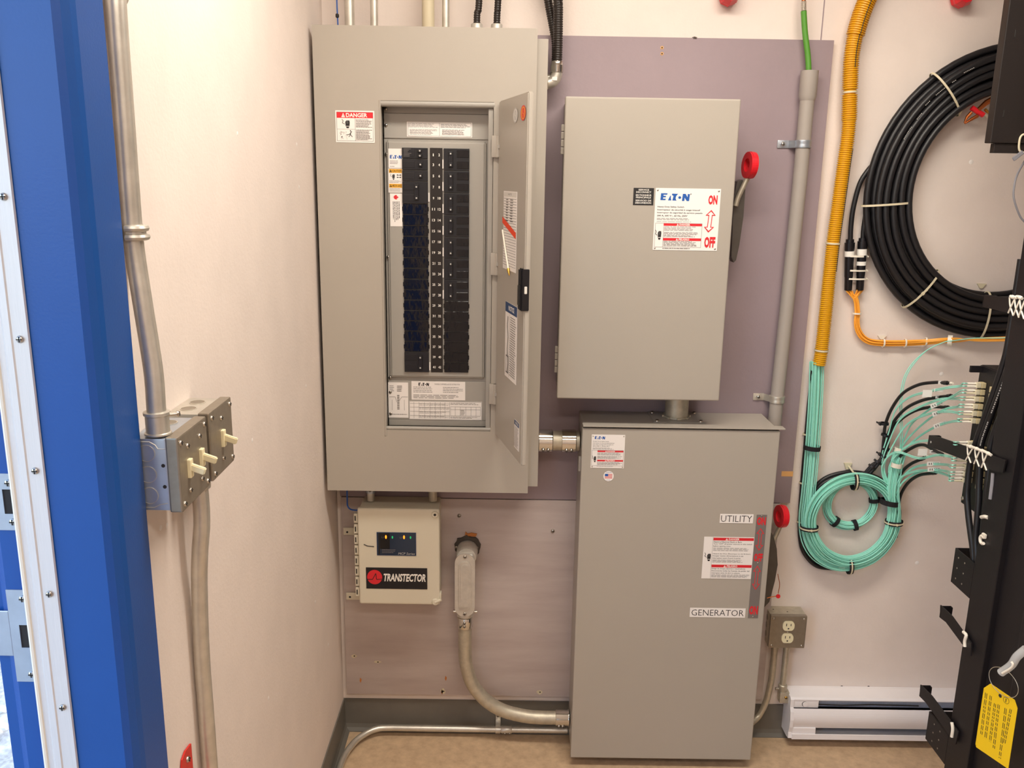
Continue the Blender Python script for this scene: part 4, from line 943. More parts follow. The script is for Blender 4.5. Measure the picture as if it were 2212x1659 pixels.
# ================================================================== OUTLET BOX AND HEATER
t = thing('outlet_box', 'steel outlet box with two ivory sockets on the wall right of the transfer switch', 'outlet', (.798, 0, .319))
mb = MB().box(.7475, .8475, -.046, -.0005, .320, .417, 'galv_dull', .001)
for x in (.764, .80): mb.lathe((x, -.02 if x < .78 else -.033, .4168), Z_, [(0, .002), (.0004, .002)], 'dark_gap', 10)
for zz in (.345, .372, .395): mb.lathe((.7477, -.024, zz), -X_, [(0, .0085), (.0006, .0085)], 'steel_plate', 16)
part(mb, 'box_body', t)
mb = MB().box(.7465, .8485, -.060, -.046, .3185, .4180, 'steel_plate', .0022); cv = part(mb, 'cover', t)
for x, z in ((.7545, .4095), (.840, .4095), (.7545, .3265), (.840, .3265)): part(MB().screw((x, -.060, z), NY, .0034, slot=False), 'screw', cv)
for zz in (.3885, .3505):
    xs = .797; P = []; 
    for k in range(28):
        a = 2*pi*k/28; P.append((xs+max(-.0165, min(.0165, .0172*cos(a))), -.0602, zz+max(-.0142, min(.0142, .0172*sin(a)))))
    m2 = MB().prism(P, (0, -.0035, 0), 'ivory'); 
    for dx, hh in ((-.0062, .004), (.0062, .0034)): m2.box(xs+dx-.001, xs+dx+.001, -.0640, -.0636, zz+.002-hh+.002, zz+.002+hh+.002, 'dark_gap')
    m2.lathe((xs, -.0636, zz-.0075), NY, [(0, .0023), (.0003, .0023)], 'dark_gap', 10); part(m2, 'socket', t)
part(MB().screw((.797, -.060, .3695), NY, .0028, slot=False), 'screw', cv)
t = thing('conduit', 'thin conduit bending from the outlet box bottom into the transfer switch', 'conduit', (.78, -.025, .06))
q = [Vector((.7765, -.026, .3195)), Vector((.7765, -.026, .22)), W(1664, 1480, -.026), W(1655, 1515, -.026), W(1640, 1545, -.03), W(1625, 1560, -.045), W(1616, 1568, -.055)]
part(MB().tube(spline(q, 8), .0089, 'galv_dull', 16), 'pipe', t)
part(MB().lathe((.7765, -.026, .3195), -Z_, [(0, .013), (.006, .013), (.007, .0105), (.02, .0105)], 'galv_dull', 16), 'connector', t)
part(MB().lathe((.690, -.055, q[-1].z), X_, [(-.005, .0135), (.004, .0135), (.005, .011), (.02, .0105)], 'chrome', 16), 'end_connector', t)
t = thing('conduit', 'thin conduit dropping from the outlet box to the heater fitting', 'conduit', (.81, -.025, .15))
a = W(1690, 1480, -.026)
part(MB().tube([(.8105, -.026, .3195), (.8105, -.026, .175)], .0089, 'galv_dull', 16), 'pipe', t)
part(MB().lathe((.8105, -.026, .3195), -Z_, [(0, .013), (.006, .013), (.007, .0105), (.02, .0105)], 'galv_dull', 16), 'connector', t)
mb = MB().lathe((.8105, -.026, .183), -Z_, [(0, .0105), (.002, .0125), (.02, .0125), (.022, .0115)], 'galv_dull', 16).box(.800, .829, -.040, -.012, .128, .164, 'galv_dull', .005).cyl((.79, -.026, .168), (.80, -.026, .168), .0045, 'screw_zinc', 10)
f_ = part(mb, 'elbow_fitting', t); part(MB().screw((.818, -.040, .148), NY, .0045, 'brass'), 'screw', f_)
t = thing('baseboard_heater', 'white baseboard heater along the bottom of the back wall at right', 'heater', (1.4, 0, .028))
HX0, HX1 = .826, 2.05
def hprof(x, s=0): return [(x, -.0005, .163), (x, -.010, .1635), (x, -.050, .158), (x, -.0555, .1535), (x, -.0575, .1500)]
mb = MB(); mb.prism([(HX0+.010, -.0005, .163), (HX0+.010, -.012, .1632), (HX0+.010, -.052, .1585), (HX0+.010, -.0575, .1540), (HX0+.010, -.0575, .1515), (HX0+.010, -.0005, .1515)], (HX1-HX0-.02, 0, 0), 'white_enamel')
mb.prism([(HX0+.010, -.0005, .1515), (HX0+.010, -.004, .1515), (HX0+.010, -.004, .033), (HX0+.010, -.0005, .033)], (HX1-HX0-.02, 0, 0), 'white_enamel')
P = [(-.052, .127)]; P += [(-.060-.008*sin(pi*k/10), .127-.061*k/10) for k in range(11)]; P += [(-.0585, .0635)]
Q = [(y+.003, z-.001) for y, z in P[::-1]]
for (p1, p2) in zip(P[:-1], P[1:]): mb.prism([(HX0+.010, p1[0], p1[1]), (HX0+.010, p2[0], p2[1]), (HX0+.010, p2[0]+.003, p2[1]), (HX0+.010, p1[0]+.003, p1[1])], (HX1-HX0-.02, 0, 0), 'white_enamel')
mb.prism([(HX0+.010, -.066, .035), (HX0+.010, -.066, .032), (HX0+.010, -.0005, .029), (HX0+.010, -.0005, .033)], (HX1-HX0-.02, 0, 0), 'white_enamel')
mb.box(HX0+.010, HX1-.010, -.0665, -.0635, .030, .0475, 'white_enamel', .001); mb.box(HX0+.010, .905, -.0635, -.052, .034, .066, 'white_enamel', .002)
part(mb, 'casing', t)
mb = MB().box(.905, HX1-.03, -.045, -.012, .055, .145, 'heater_fin'); mb.tube([(.90, -.050, .135), (.98, -.051, .133), (1.06, -.050, .136), (1.2, -.05, .134)], .0015, 'dark_gap', 6); part(mb, 'heating_fins', t)
mb = MB().box(HX0+.010, .908, -.056, -.006, .127, .1515, 'white_enamel', .001); mb.lathe((.868, -.056, .139), NY, [(0, .0085), (.0005, .0085)], 'print_grey', 20).lathe((.8695, -.0562, .1385), NY, [(0, .0078), (.0025, .0075)], 'white_enamel', 20); part(mb, 'control_panel', t)
for x in (HX0, HX1-.010):
    pr = [(x, -.0005, .163), (x, -.012, .1632), (x, -.052, .1585), (x, -.0585, .1535), (x, -.0585, .130), (x, -.0655, .118), (x, -.070, .094), (x, -.068, .070), (x, -.0625, .052), (x, -.066, .034), (x, -.05, .030), (x, -.0005, .029)]
    part(MB().prism(pr, (.010, 0, 0), 'white_enamel'), 'end_cap', t)

# ================================================================== CABLES ON THE RIGHT OF THE WALL
def resample(P, n):
    L = [0]
    for a, b in zip(P[:-1], P[1:]): L.append(L[-1]+(b-a).length)
    out = []; i = 0
    for k in range(n+1):
        d = L[-1]*k/n
        while i < len(P)-2 and L[i+1] < d: i += 1
        out.append(P[i].lerp(P[i+1], min(1, (d-L[i])/max(1e-9, L[i+1]-L[i]))))
    return out
def band(c, axis, rx, ry, wd, m, parent, name='cable_tie', xdir=None, head=None, th=.0016):
    """flat strap round a bundle: rx across xdir, ry across the other direction"""
    a = Vector(axis).normalized(); u = Vector(xdir).normalized(); u = (u-a*u.dot(a)).normalized(); v = a.cross(u); c = Vector(c)
    mb = MB(); n = 28; V = []; F = []
    for k in range(n):
        t_ = 2*pi*k/n; d = u*cos(t_)*rx+v*sin(t_)*ry; e = (u*cos(t_)/max(rx, 1e-6)+v*sin(t_)/max(ry, 1e-6)).normalized()
        for s1, s2 in ((-1, 0), (-1, 1), (1, 1), (1, 0)): V.append(c+d+e*th*s2+a*wd/2*s1)
    for k in range(n):
        j = (k+1) % n
        for q in range(4): F.append((k*4+q, j*4+q, j*4+(q+1) % 4, k*4+(q+1) % 4))
    mb.add(V, F, m)
    if head is not None:
        t_ = head; d = u*cos(t_)*(rx+th)+v*sin(t_)*(ry+th); mb.obox(c+d, a, (u*-sin(t_)+v*cos(t_)).normalized(), d.normalized(), wd*.75, wd*.7, .0022, m, .0006)
        mb.obox(c+d*1.02-(u*-sin(t_)+v*cos(t_)).normalized()*wd*1.6, a, (u*-sin(t_)+v*cos(t_)).normalized(), d.normalized(), wd*.4, wd*1.2, .0007, m)
    return part(mb, name, parent)

# yellow corrugated loom
YL_ = -.032
pts = [(1905, -60), (1873, 0), (1852, 60), (1840, 120), (1836, 200), (1833, 280), (1822, 360), (1811, 440), (1800, 520), (1791, 600), (1782, 690), (1774, 760), (1769, 789)]
P = [W(x, y, YL_) for x, y in pts]; P = [Vector((P[0].x+.06, YL_, P[0].z+.12))]+P
t = thing('cable_loom', 'yellow corrugated split loom hanging down the wall', 'cable loom', P[-1])
Q = spline(P, 16); L_ = sum((b-a).length for a, b in zip(Q[:-1], Q[1:])); n = int(L_/.0052)*4; Q = resample(Q, n)
def lr(k):
    z = Q[k].z; base = .0215 if z > 1.95 else .0185 if z > 1.75 else .0168
    if abs(z-W(1836, 199, YL_).z) < .006: base = .0155
    return base
rad = [lr(k)*(1.02 if k % 4 in (1, 2) else .84) for k in range(n+1)]
part(MB().tube(Q, .018, 'yellow_loom', 22, rad=rad), 'corrugated_tube', t)
S_ = []
for k in range(0, n, 2):
    z = Q[k].z; f_ = .2 if z > 1.85 else .9 if z < 1.7 else .2+.7*(1.85-z)/.15
    an = f_*1.0; r_ = lr(k)*.985; S_.append(Q[k]+Vector((r_*sin(an), -r_*cos(an), 0)))
for i0, i1 in ((0, int(len(S_)*.33)), (int(len(S_)*.5), int(len(S_)*.78))): part(MB().tube(S_[i0:i1], .0011, 'strip_brown', 6), 'slit', t)
for py in (199, 526, 757):
    i = min(range(len(Q)), key=lambda k: abs(Q[k].z-W(1800, py, YL_).z)); band(Q[i], Q[i+1]-Q[i-1], lr(i)+.0002, lr(i)+.0002, .0045, 'cream_nylon', t, xdir=(1, 0, 0))

# big coil of black cable on the wall
cx, cz, cy = 1.258, 1.577, -.030
t = thing('cable_coil', 'big coil of thick black cable tied up on the wall at right', 'cable coil', (cx, cy, cz-.36))
rd = random.Random(11)
for li, Yc in enumerate((-.014, -.032, -.050)):
    for ri in range(6 if li < 2 else 5):
        r = .2575+.0185*ri+(.009 if li == 1 else 0)+(.004 if li == 2 else 0); ph = rd.uniform(0, 6.28); am = rd.uniform(.001, .0045)
        if Yc == -.014 and ri == 5: r += .001
        pts = [(cx+(r+am*sin(3*a+ph))*cos(a), Yc+.002*sin(2*a+ph), cz+(r+am*sin(3*a+ph))*sin(a)*1.0) for a in [2*pi*k/72 for k in range(72)]]
        part(MB().tube(pts, .0086, 'black_rubber', 10, closed=True), 'cable_turn', t)
mb = MB()      # pale printed marks on one turn
for a0, a1, rr in ((2.02, 2.10, .333), (2.17, 2.20, .328), (2.24, 2.34, .328), (2.40, 2.44, .328), (2.50, 2.56, .322), (2.62, 2.72, .322)):
    a = a0
    while a < a1:
        mb.tube([(cx+rr*cos(a+d), -.0592, cz+rr*sin(a+d)) for d in (0, .006)], .0011, 'label_silver', 5); a += .012
part(mb, 'cable_print', t)
for px, py, hd in ((2048, 215, None), (1930, 440, None), (1992, 620, None), (2122, 685, None)):
    p = W(px, py, -.032); d = Vector((p.x-cx, 0, p.z-cz)); d.normalize(); c = Vector((cx, -.032, cz))+d*.3085
    band(c, (-d.z, 0, d.x), .063, .0305, .005, 'cream_nylon', t, xdir=d, head=-2.6 if px == 2048 else (-1.4 if px == 1992 else None))
p = W(2120, 616, -.003); part(MB().prism([(p.x-.012, -.0005, p.z+.004), (p.x+.012, -.0005, p.z+.004), (p.x+.004, -.0005, p.z-.008), (p.x-.004, -.0005, p.z-.008)], (0, -.004, 0), 'cream_nylon'), 'tie_mount', t)

# two breakout tubes with the cables that feed them
for k, (pts, tp, bx) in enumerate((([(1893, 348), (1872, 372), (1856, 400), (1843, 450), (1838, 490), (1837, 518)], (1836, 518), 1832), ([(1893, 360), (1884, 395), (1874, 440), (1866, 490), (1864, 515)], (1864, 515), 1860))):
    t = thing('breakout_tube', ['black and white fibre breakout tube, left of the pair', 'black and white fibre breakout tube, right of the pair, touching the black coil'][k], 'cable breakout', W(bx, 628, -.02), 'fibre breakout tubes')
    P = [W(x, y, -.018) for x, y in pts]; d0 = (P[0]-P[1]).normalized(); P = [P[0]+Vector((.03, .004, .03))]+P
    part(MB().tube(spline(P, 8), .0062, 'black_rubber', 12), 'feed_cable', t)
    x0, z0 = W(tp[0], 517 if k == 0 else 514, -.018).x, W(tp[0], 517 if k == 0 else 514, -.018).z; zb = W(bx, 627, -.018).z; xb_ = W(bx+ (0 if k == 0 else -3), 627, -.018).x; ax = Vector((xb_-x0, 0, zb-z0)); LL = ax.length
    mb = MB().lathe((x0, -.018, z0), ax, [(0, .0102), (.008, .0104), (.0085, .0128), (.028, .0122), (.0285, .0116), (.095, .0108), (.098, .0100), (LL-.001, .0098), (LL, .009)], 'black_plastic', 24); part(mb, 'tube_body', t)
    un = ax.normalized(); 
    lab = [(.030, .044)] if k == 0 else [(.028, .044), (.060, .070)]
    for a, b in lab:
        mb = MB().lathe(Vector((x0, -.018, z0))+un*a, un, [(0, .0116), (0, .0124), (b-a, .0121), (b-a, .0114)], 'white_print', 24); part(mb, 'white_label', t)
x0, z0 = W(1849, 590, -.018).x, 0
t_ = bpy.data.objects['breakout_tube']
for py, wd in ((553, .006), (584, .005), (602, .005)):
    z = W(1849, py, -.018).z; x = W(1848, py, -.018).x; mb = MB()
    band((x, -.018, z), (0, 0, 1), .0262, .0128, wd*.8, 'white_nylon', t_, xdir=(1, 0, 0), head=0 if True else None)

# orange fibres from the breakout tubes to the rack
def bundle(t, name, path, n, r, R, m, seed, squash=1.0, samples=6, ends=None, seg=6, starts=None, twist=1.2):
    rd = random.Random(seed); P = spline(path, samples)
    for i in range(n):
        a0 = rd.uniform(0, 2*pi); rr = R*sqrt(rd.uniform(.02, 1)); f1 = rd.uniform(-twist, twist); Q = []
        N = len(P)
        for k, p in enumerate(P):
            tg = (P[min(k+1, N-1)]-P[max(k-1, 0)]).normalized(); _, u, v = frame_of(tg); yv = Vector((0, 1, 0)); uu = (tg.cross(yv)).normalized()
            s_ = k/(N-1); a = a0+f1*s_*2
            Q.append(p+uu*cos(a)*rr+yv*sin(a)*rr*squash)
        if starts: Q = [Vector(starts[i % len(starts)])]+Q[2:]
        if ends: Q += ends[i]
        part(MB().tube(Q, r, m, seg), name, t)
t = thing('fibre_bundle', 'orange fibre cables running from the breakout tubes right to the rack', 'fibre cables', W(1850, 740, -.015))
st = [W(1828+ (i % 6)*2.6, 628, -.018+.004*(i % 3-1)) for i in range(6)]+[W(1852+(i % 6)*2.6, 626, -.018+.004*(i % 3-1)) for i in range(6)]
path = [W(1845, 640, -.018), W(1849, 655, -.017), W(1851, 677, -.016), W(1850, 695, -.015), W(1853, 712, -.015), W(1863, 728, -.015), W(1880, 738, -.015), W(1908, 741, -.015), W(1955, 741, -.017), W(2000, 739, -.02), W(2048, 735, -.05), W(2100, 734, -.14), W(2160, 733, -.30), W(2240, 730, -.50)]
bundle(t, 'fibre_cable', path, 14, .0017, .0072, 'orange_jacket', 5, .6, starts=st, samples=7)
for px, py, ax in ((1851, 677, (0, 0, 1)), (1908, 741, (1, 0, 0)), (1955, 741, (1, 0, 0)), (2000, 738, (1, -.2, 0))): band(W(px, py, -.016), ax, .0098, .0075, .004, 'white_nylon', t, xdir=(0, 0, 1) if ax[2] == 0 else (1, 0, 0))
band(W(2052, 736, -.053), (1, -.55, 0), .013, .012, .011, 'white_nylon', t, xdir=(0, 0, 1), name='white_clip')
p = W(1905, 728, -.003); part(MB().prism([(p.x-.012, -.0005, p.z+.004), (p.x+.012, -.0005, p.z+.004), (p.x+.004, -.0005, p.z-.006), (p.x-.004, -.0005, p.z-.006)], (0, -.004, 0), 'white_nylon'), 'tie_mount', t)

# ------------------------------------------------ teal fibre trunk, its coils and fan-out
def Wp(L): return [W(x, y, Y) for x, y, Y in L]
t = thing('fibre_bundle', 'thick bundle of teal fibre cables dropping from the yellow loom into a coil', 'fibre cables', W(1836, 1236, -.03))
drop = [(1764, 780, -.030), (1762, 850, -.028), (1757, 930, -.028), (1751, 1010, -.030), (1745, 1070, -.030), (1740, 1120, -.030), (1745, 1165, -.032), (1765, 1198, -.034), (1800, 1217, -.036), (1838, 1219, -.038), (1880, 1205, -.038), (1912, 1175, -.038), (1930, 1135, -.038), (1928, 1095, -.038), (1912, 1060, -.040)]
loop = [(1880, 1040, -.042), (1840, 1036, -.044), (1800, 1050, -.046), (1768, 1080, -.046), (1752, 1120, -.044), (1758, 1160, -.044), (1785, 1195, -.044), (1830, 1212, -.044), (1880, 1198, -.044), (1917, 1160, -.044)]
exitp = [(1930, 1110, -.044), (1928, 1070, -.044), (1930, 1040, -.044), (1937, 1000, -.044), (1944, 975, -.044)]
bundle(t, 'fibre_cable', Wp(drop+loop+exitp), 38, .0015, .0185, 'teal_jacket', 9, .62, samples=4, twist=1.6)
for px, py, ax, xd, rx, hd, hdm in ((1753, 967, (0.08, 0, 1), (1, 0, 0), .0215, None, 0), (1741, 1140, (0, 0, 1), (1, 0, 0), .0232, -1.6, 1), (1835, 1222, (1, 0, .05), (0, 0, 1), .0225, -1.6, 1), (1931, 1128, (0, 0, 1), (1, 0, 0), .0225, -1.6, 1), (1846, 1040, (1, 0, .0), (0, 0, 1), .0225, -1.6, 1)):
    c = W(px, py, -.038)
    if py == 1140: c = W(1748, 1140, -.038)
    if py == 967: c = W(1754, 967, -.030)
    band(c, ax, rx, .0185 if py != 967 else .017, .012, 'loop_strap', t, xdir=xd, name='hook_and_loop_strap')
    if hdm: band(c, ax, rx+.0018, .0205, .0036, 'cream_nylon', t, xdir=xd, head=hd)
band(W(1921, 1085, -.041), (0.15, 0, 1), .0235, .018, .014, 'loop_strap', t, xdir=(1, 0, 0), name='hook_and_loop_strap')
p = W(1831, 1006, -.003); part(MB().prism([(p.x-.011, -.0005, p.z+.008), (p.x+.011, -.0005, p.z+.008), (p.x+.004, -.0005, p.z-.010), (p.x-.004, -.0005, p.z-.010)], (0, -.005, 0), 'cream_nylon').tube([(p.x+.002, -.004, p.z), (p.x+.008, -.03, p.z-.012), (p.x+.012, -.058, p.z-.03)], .0026, 'cream_nylon', 6), 'tie_mount', t)
# smaller inner coil behind the large one
t = thing('fibre_coil', 'small loop of teal fibre hanging inside the larger teal coil', 'fibre cables', W(1838, 1155, -.012))
c = W(1838, 1088, -.013)
rd = random.Random(21)
for i in range(20):
    r = .066+rd.uniform(-.011, .011); yy = -.0125+rd.uniform(-.008, .008); ph = rd.uniform(0, 6)
    part(MB().tube([(c.x+(r*1.0+.002*sin(2*a+ph))*cos(a), yy, c.z+(r+.002*sin(2*a+ph))*sin(a)) for a in [2*pi*k/40 for k in range(40)]], .0015, 'teal_jacket', 6, closed=True), 'fibre_turn', t)
for an in (-.5*pi+.28, -.5*pi-.62, .18): d = Vector((cos(an), 0, sin(an))); band(Vector((c.x, -.0125, c.z))+d*.066, (-d.z, 0, d.x), .0142, .0115, .011, 'loop_strap', t, xdir=d, name='hook_and_loop_strap')
# black trunk cables behind the teal coil
t = thing('black_cable_bundle', 'black cables following the teal trunk and arching behind the teal coil', 'cables', W(1735, 1190, -.012))
for k, (L, r) in enumerate((([(1757, 800, -.026), (1751, 850, -.012), (1746, 900, -.010), (1741, 960, -.009), (1734, 1040, -.009), (1729, 1110, -.009), (1729, 1160, -.009), (1738, 1195, -.010), (1765, 1222, -.012), (1810, 1228, -.012)], .0068),
                            ([(1752, 880, -.010), (1747, 960, -.010), (1741, 1040, -.009), (1735, 1110, -.009), (1736, 1165, -.009), (1752, 1205, -.010), (1800, 1222, -.012)], .0068),
                            ([(1750, 1100, -.008), (1757, 1060, -.008), (1785, 1032, -.008), (1835, 1020, -.009), (1885, 1028, -.010), (1920, 1050, -.012), (1938, 1085, -.014), (1942, 1120, -.014), (1934, 1160, -.014)], .006),
                            ([(1753, 1090, -.016), (1762, 1060, -.016), (1790, 1038, -.016), (1838, 1026, -.017), (1882, 1034, -.018), (1912, 1054, -.018), (1934, 1090, -.018), (1938, 1125, -.018)], .006),
                            ([(1757, 1105, -.020), (1768, 1064, -.020), (1798, 1041, -.021), (1838, 1033, -.021), (1880, 1040, -.022), (1916, 1062, -.022)], .005))):
    part(MB().tube(spline(Wp(L), 8), r, 'black_rubber', 10), 'black_cable', t)
for py, px in ((938, 1744), (1043, 1736), (1127, 1731)): band(W(px, py, -.0095), (.06, 0, 1), .0115, .009, .004, 'cream_nylon', t, xdir=(1, 0, 0))

# ------------------------------------------------ patch panel and the cords plugged into it
RX = 1.03
t = thing('fibre_patch_unit', 'black fibre patch panel plate beside the rack with rows of beige adapters', 'patch panel', (1.075, -.42, .86))
mb = MB().box(1.068, 1.071, -.50, -.355, .875, 1.205, 'black_enamel', .001)
mb.box(1.040, 1.0705, -.368, -.362, 1.19, 1.205, 'black_enamel', .001).box(1.0705, 1.16, -.50, -.497, .86, 1.22, 'black_enamel').box(1.0705, 1.13, -.50, -.357, 1.203, 1.206, 'black_enamel')
part(mb, 'panel_plate', t)
rows_px = [(2121, 833), (2119, 848), (2117, 863), (2115, 879), (2112, 894), (2110, 910), (2099, 958), (2092, 991), (2088, 1005), (2086, 1020), (2084, 1033)]
XP = 1.067
conn = []
for px, py in rows_px:
    p = WX(px, py, XP-.008); conn.append(p)
yc = sum(p.y for p in conn)/len(conn)
for i, p in enumerate(conn):
    p.y = yc; 
    part(MB().box(XP-.009, XP+.001, yc-.0075, yc+.0075, p.z-.0062, p.z+.0062, 'beige_cap', .0012), 'adapter', t)
for i, p in enumerate(conn): part(MB().box(XP-.010, XP+.001, yc-.055, yc-.040, p.z-.0066, p.z+.0066, 'beige_cap', .0012), 'dust_cap', t)
for z in (1.198, .888): part(MB().screw((XP+.001, -.362, z), -X_, .005, slot=False), 'screw', t)
def cord(i, label, path, tagpos=None):
    """two fibres side by side, ending in white boots and a beige plug"""
    p = conn[i]; t = thing('patch_cable', label, 'fibre cord', (XP-.03, yc, p.z), 'teal cords plugged into the patch panel')
    bt = Vector((XP-.037, yc, p.z))
    P = Wp(path)+[Vector((bt.x-.012, bt.y, bt.z))]
    for s_ in (-1, 1):
        o = Vector((0, 0, .0032*s_)); Q = spline([q+o*.55 for q in P[:-1]]+[P[-1]+o, bt+o], 8)
        part(MB().tube(Q, .00145, 'teal_jacket', 8), 'fibre', t)
        m2 = MB().lathe(bt+o-X_*.004, X_, [(0, .0016), (.006, .0022), (.024, .0024), (.025, .0026), (.031, .0026)], 'white_nylon' if (i+s_) % 3 else 'cream_nylon', 12); part(m2, 'boot', t)
    part(MB().box(XP-.019, XP-.0095, yc-.0062, yc+.0062, p.z-.0056, p.z+.0056, 'cream_nylon', .001), 'plug', t)
    if tagpos:
        a, b, Y = tagpos; c = W(a, b, Y); i_ = min(range(len(Q)), key=lambda k: (Q[k]-c).length); tg = Vector((.92, 0, .40 if i < 6 else .04)).normalized(); n = NY; up = n.cross(tg)
        m2 = MB().obox(Q[i_]+n*.0042+up*.001, tg, up, n, .0165, .0055, .0004, 'label_white').ring(Q[i_]+n*.0018, tg, .0016, .0036, .006, 'label_white', 10)
        for k in range(5): m2.obox(Q[i_]+n*.0048+up*.001+tg*(-.011+.0055*k), tg, up, n, .0012, .0026, .0001, 'print_grey')
        part(m2, 'name_tag', t)
names = ['topmost', 'second from top', 'third from top', 'fourth from top', 'fifth from top', 'sixth from top']
cord(0, 'teal fibre cord in the topmost port of the patch panel', [(1926, 1060, -.036), (1908, 1020, -.032), (1905, 985, -.030), (1921, 930, -.04), (1935, 885, -.06), (1965, 858, -.10), (2010, 845, -.18), (2050, 837, -.26), (2075, 834, -.30)])
cord(1, 'teal fibre cord in the second port from the top, with a tag near its middle', [(1938, 985, -.044), (1952, 950, -.05), (1970, 915, -.08), (2000, 890, -.14), (2030, 870, -.22), (2060, 855, -.28)], (2022, 878, -.20))
cord(2, 'teal fibre cord in the third port from the top of the patch panel', [(1926, 1060, -.038), (1910, 1030, -.036), (1905, 1000, -.034), (1922, 950, -.05), (1945, 905, -.08), (1985, 880, -.14), (2030, 863, -.22), (2066, 861, -.29)])
cord(3, 'teal fibre cord in the fourth port from the top, with a tag near its middle', [(1938, 990, -.044), (1952, 960, -.05), (1978, 930, -.09), (2010, 903, -.16), (2042, 884, -.23), (2068, 879, -.29)], (2026, 893, -.20))
cord(4, 'teal fibre cord in the fifth port from the top of the patch panel', [(1926, 1060, -.040), (1910, 1010, -.036), (1930, 960, -.05), (1962, 915, -.09), (2010, 893, -.17), (2048, 889, -.25), (2070, 892, -.30)])
cord(5, 'teal fibre cord in the sixth port from the top, with a tag near its middle', [(1938, 992, -.044), (1960, 965, -.06), (1990, 940, -.10), (2025, 920, -.18), (2055, 911, -.25), (2072, 909, -.30)], (2028, 918, -.19))
cord(6, 'teal fibre cord in the port partly hidden behind the upper lacing arm', [(1928, 1060, -.042), (1920, 1010, -.04), (1945, 975, -.06), (1980, 955, -.10), (2020, 952, -.18), (2055, 955, -.26)])
cord(7, 'teal fibre cord in the port just below the upper lacing arm', [(1924, 1068, -.040), (1905, 1020, -.04), (1915, 990, -.05), (1940, 977, -.08), (1985, 990, -.14), (2025, 983, -.22), (2055, 987, -.28)])
cord(8, 'teal fibre cord in the third port from the bottom, with a tag near its middle', [(1936, 1055, -.044), (1950, 1030, -.06), (1975, 1010, -.10), (2010, 1003, -.18), (2045, 1004, -.26)], (2016, 1003, -.19))
cord(9, 'teal fibre cord in the second port from the bottom, with a tag near its middle', [(1936, 1065, -.044), (1952, 1040, -.06), (1980, 1022, -.10), (2012, 1015, -.18), (2045, 1018, -.26)], (2016, 1015, -.19))
cord(10, 'teal fibre cord in the bottom port of the patch panel', [(1930, 1060, -.044), (1948, 1030, -.06), (1985, 1017, -.12), (2020, 1019, -.19), (2050, 1028, -.27)])
# black breakout legs that end among the cords
legs = [('black breakout cable reaching highest, its end tagged white above the teal cords', [(1868, 1022, -.014), (1884, 1004, -.017), (1903, 990, -.020), (1909, 950, -.025), (1912, 920, -.03), (1925, 885, -.05), (1950, 850, -.08), (1985, 831, -.13), (2022, 826, -.18), (2040, 827, -.21)], (2033, 826, -.195)),
        ('black breakout cable second from the top, with two white flags near its end', [(1872, 1023, -.020), (1890, 1003, -.023), (1910, 982, -.025), (1920, 935, -.03), (1935, 905, -.05), (1960, 880, -.09), (1995, 864, -.14), (2030, 858, -.19), (2047, 856, -.215)], (2027, 857, -.185)),
        ('black breakout cable third from the top, ending behind the cord tags', [(1877, 1025, -.026), (1896, 1004, -.029), (1914, 975, -.030), (1925, 930, -.03), (1950, 903, -.06), (1980, 886, -.10), (2015, 879, -.15), (2042, 880, -.20)], None),
        ('black breakout cable below the upper lacing arm with a white flag at its end', [(1930, 1010, -.03), (1945, 985, -.05), (1975, 965, -.09), (1995, 961, -.12), (2010, 968, -.15), (2030, 979, -.19)], (2014, 975, -.16)),
        ('black breakout cable curving up from the coil, ending under the middle cords', [(1932, 1050, -.03), (1950, 1018, -.05), (1968, 1002, -.08), (1990, 992, -.11)], None),
        ('lowest black breakout cable curving up from the right side of the teal coil', [(1940, 1115, -.016), (1944, 1075, -.03), (1960, 1045, -.06), (1985, 1027, -.10), (2015, 1022, -.15)], None)]
for lab, L, fl in legs:
    t = thing('breakout_cable', lab, 'cable', W(*L[0]), 'black breakout cables'); P = Wp(L)
    part(MB().tube(spline(P, 8), .0042, 'black_rubber', 10), 'jacket', t)
    d = (P[-1]-P[-2]).normalized(); part(MB().lathe(P[-1]-d*.001, d, [(0, .0052), (.012, .0052), (.013, .003), (.018, .003), (.0185, .0036), (.024, .0034)], 'black_plastic', 12).lathe(P[-1]+d*.0225, d, [(0, .0038), (.008, .003)], 'white_nylon', 10), 'end_sleeve', t)
    if fl: 
        c = W(*fl)+Vector((0, -.006, .001)); part(MB().obox(c, X_, Z_, NY, .010, .0042, .0005, 'label_white').obox(c+NY*.0007, X_, Z_, NY, .006, .0018, .0001, 'print_grey'), 'white_tag', t)
        if 'two white' in lab:
            for (qx, qy), mm in (((2003, 850), 0), ((2028, 843), 0)): c = W(qx, qy, -.20); part(MB().obox(c, X_, Z_, NY, .0115, .009 if qx < 2010 else .004, .0005, 'label_white'), 'white_flag', t)
        if 'lacing arm with' in lab: c = W(1993, 977, -.17); part(MB().obox(c, X_, Z_, NY, .0115, .009, .0005, 'label_white'), 'white_flag', t)
for L, lab in (([(1912, 908, -.03), (1910, 940, -.028), (1912, 960, -.028)], 'a'),):
    pass
t = thing('tie_bundle', 'black cable ties gripping the breakout cables where they leave the coil', 'cable ties', W(1912, 990, -.02))
for px, py, ax in ((1910, 915, (0, 0, 1)), (1913, 940, (.2, 0, 1)), (1914, 970, (.2, 0, 1)), (1908, 985, (.5, 0, 1)), (1896, 998, (.7, 0, 1)), (1884, 1009, (.8, 0, 1))):
    band(W(px, py, -.028), ax, .0105, .0095, .006, 'black_plastic', t, xdir=(1, 0, 0), head=(3.3 if py in (915, 985) else None))
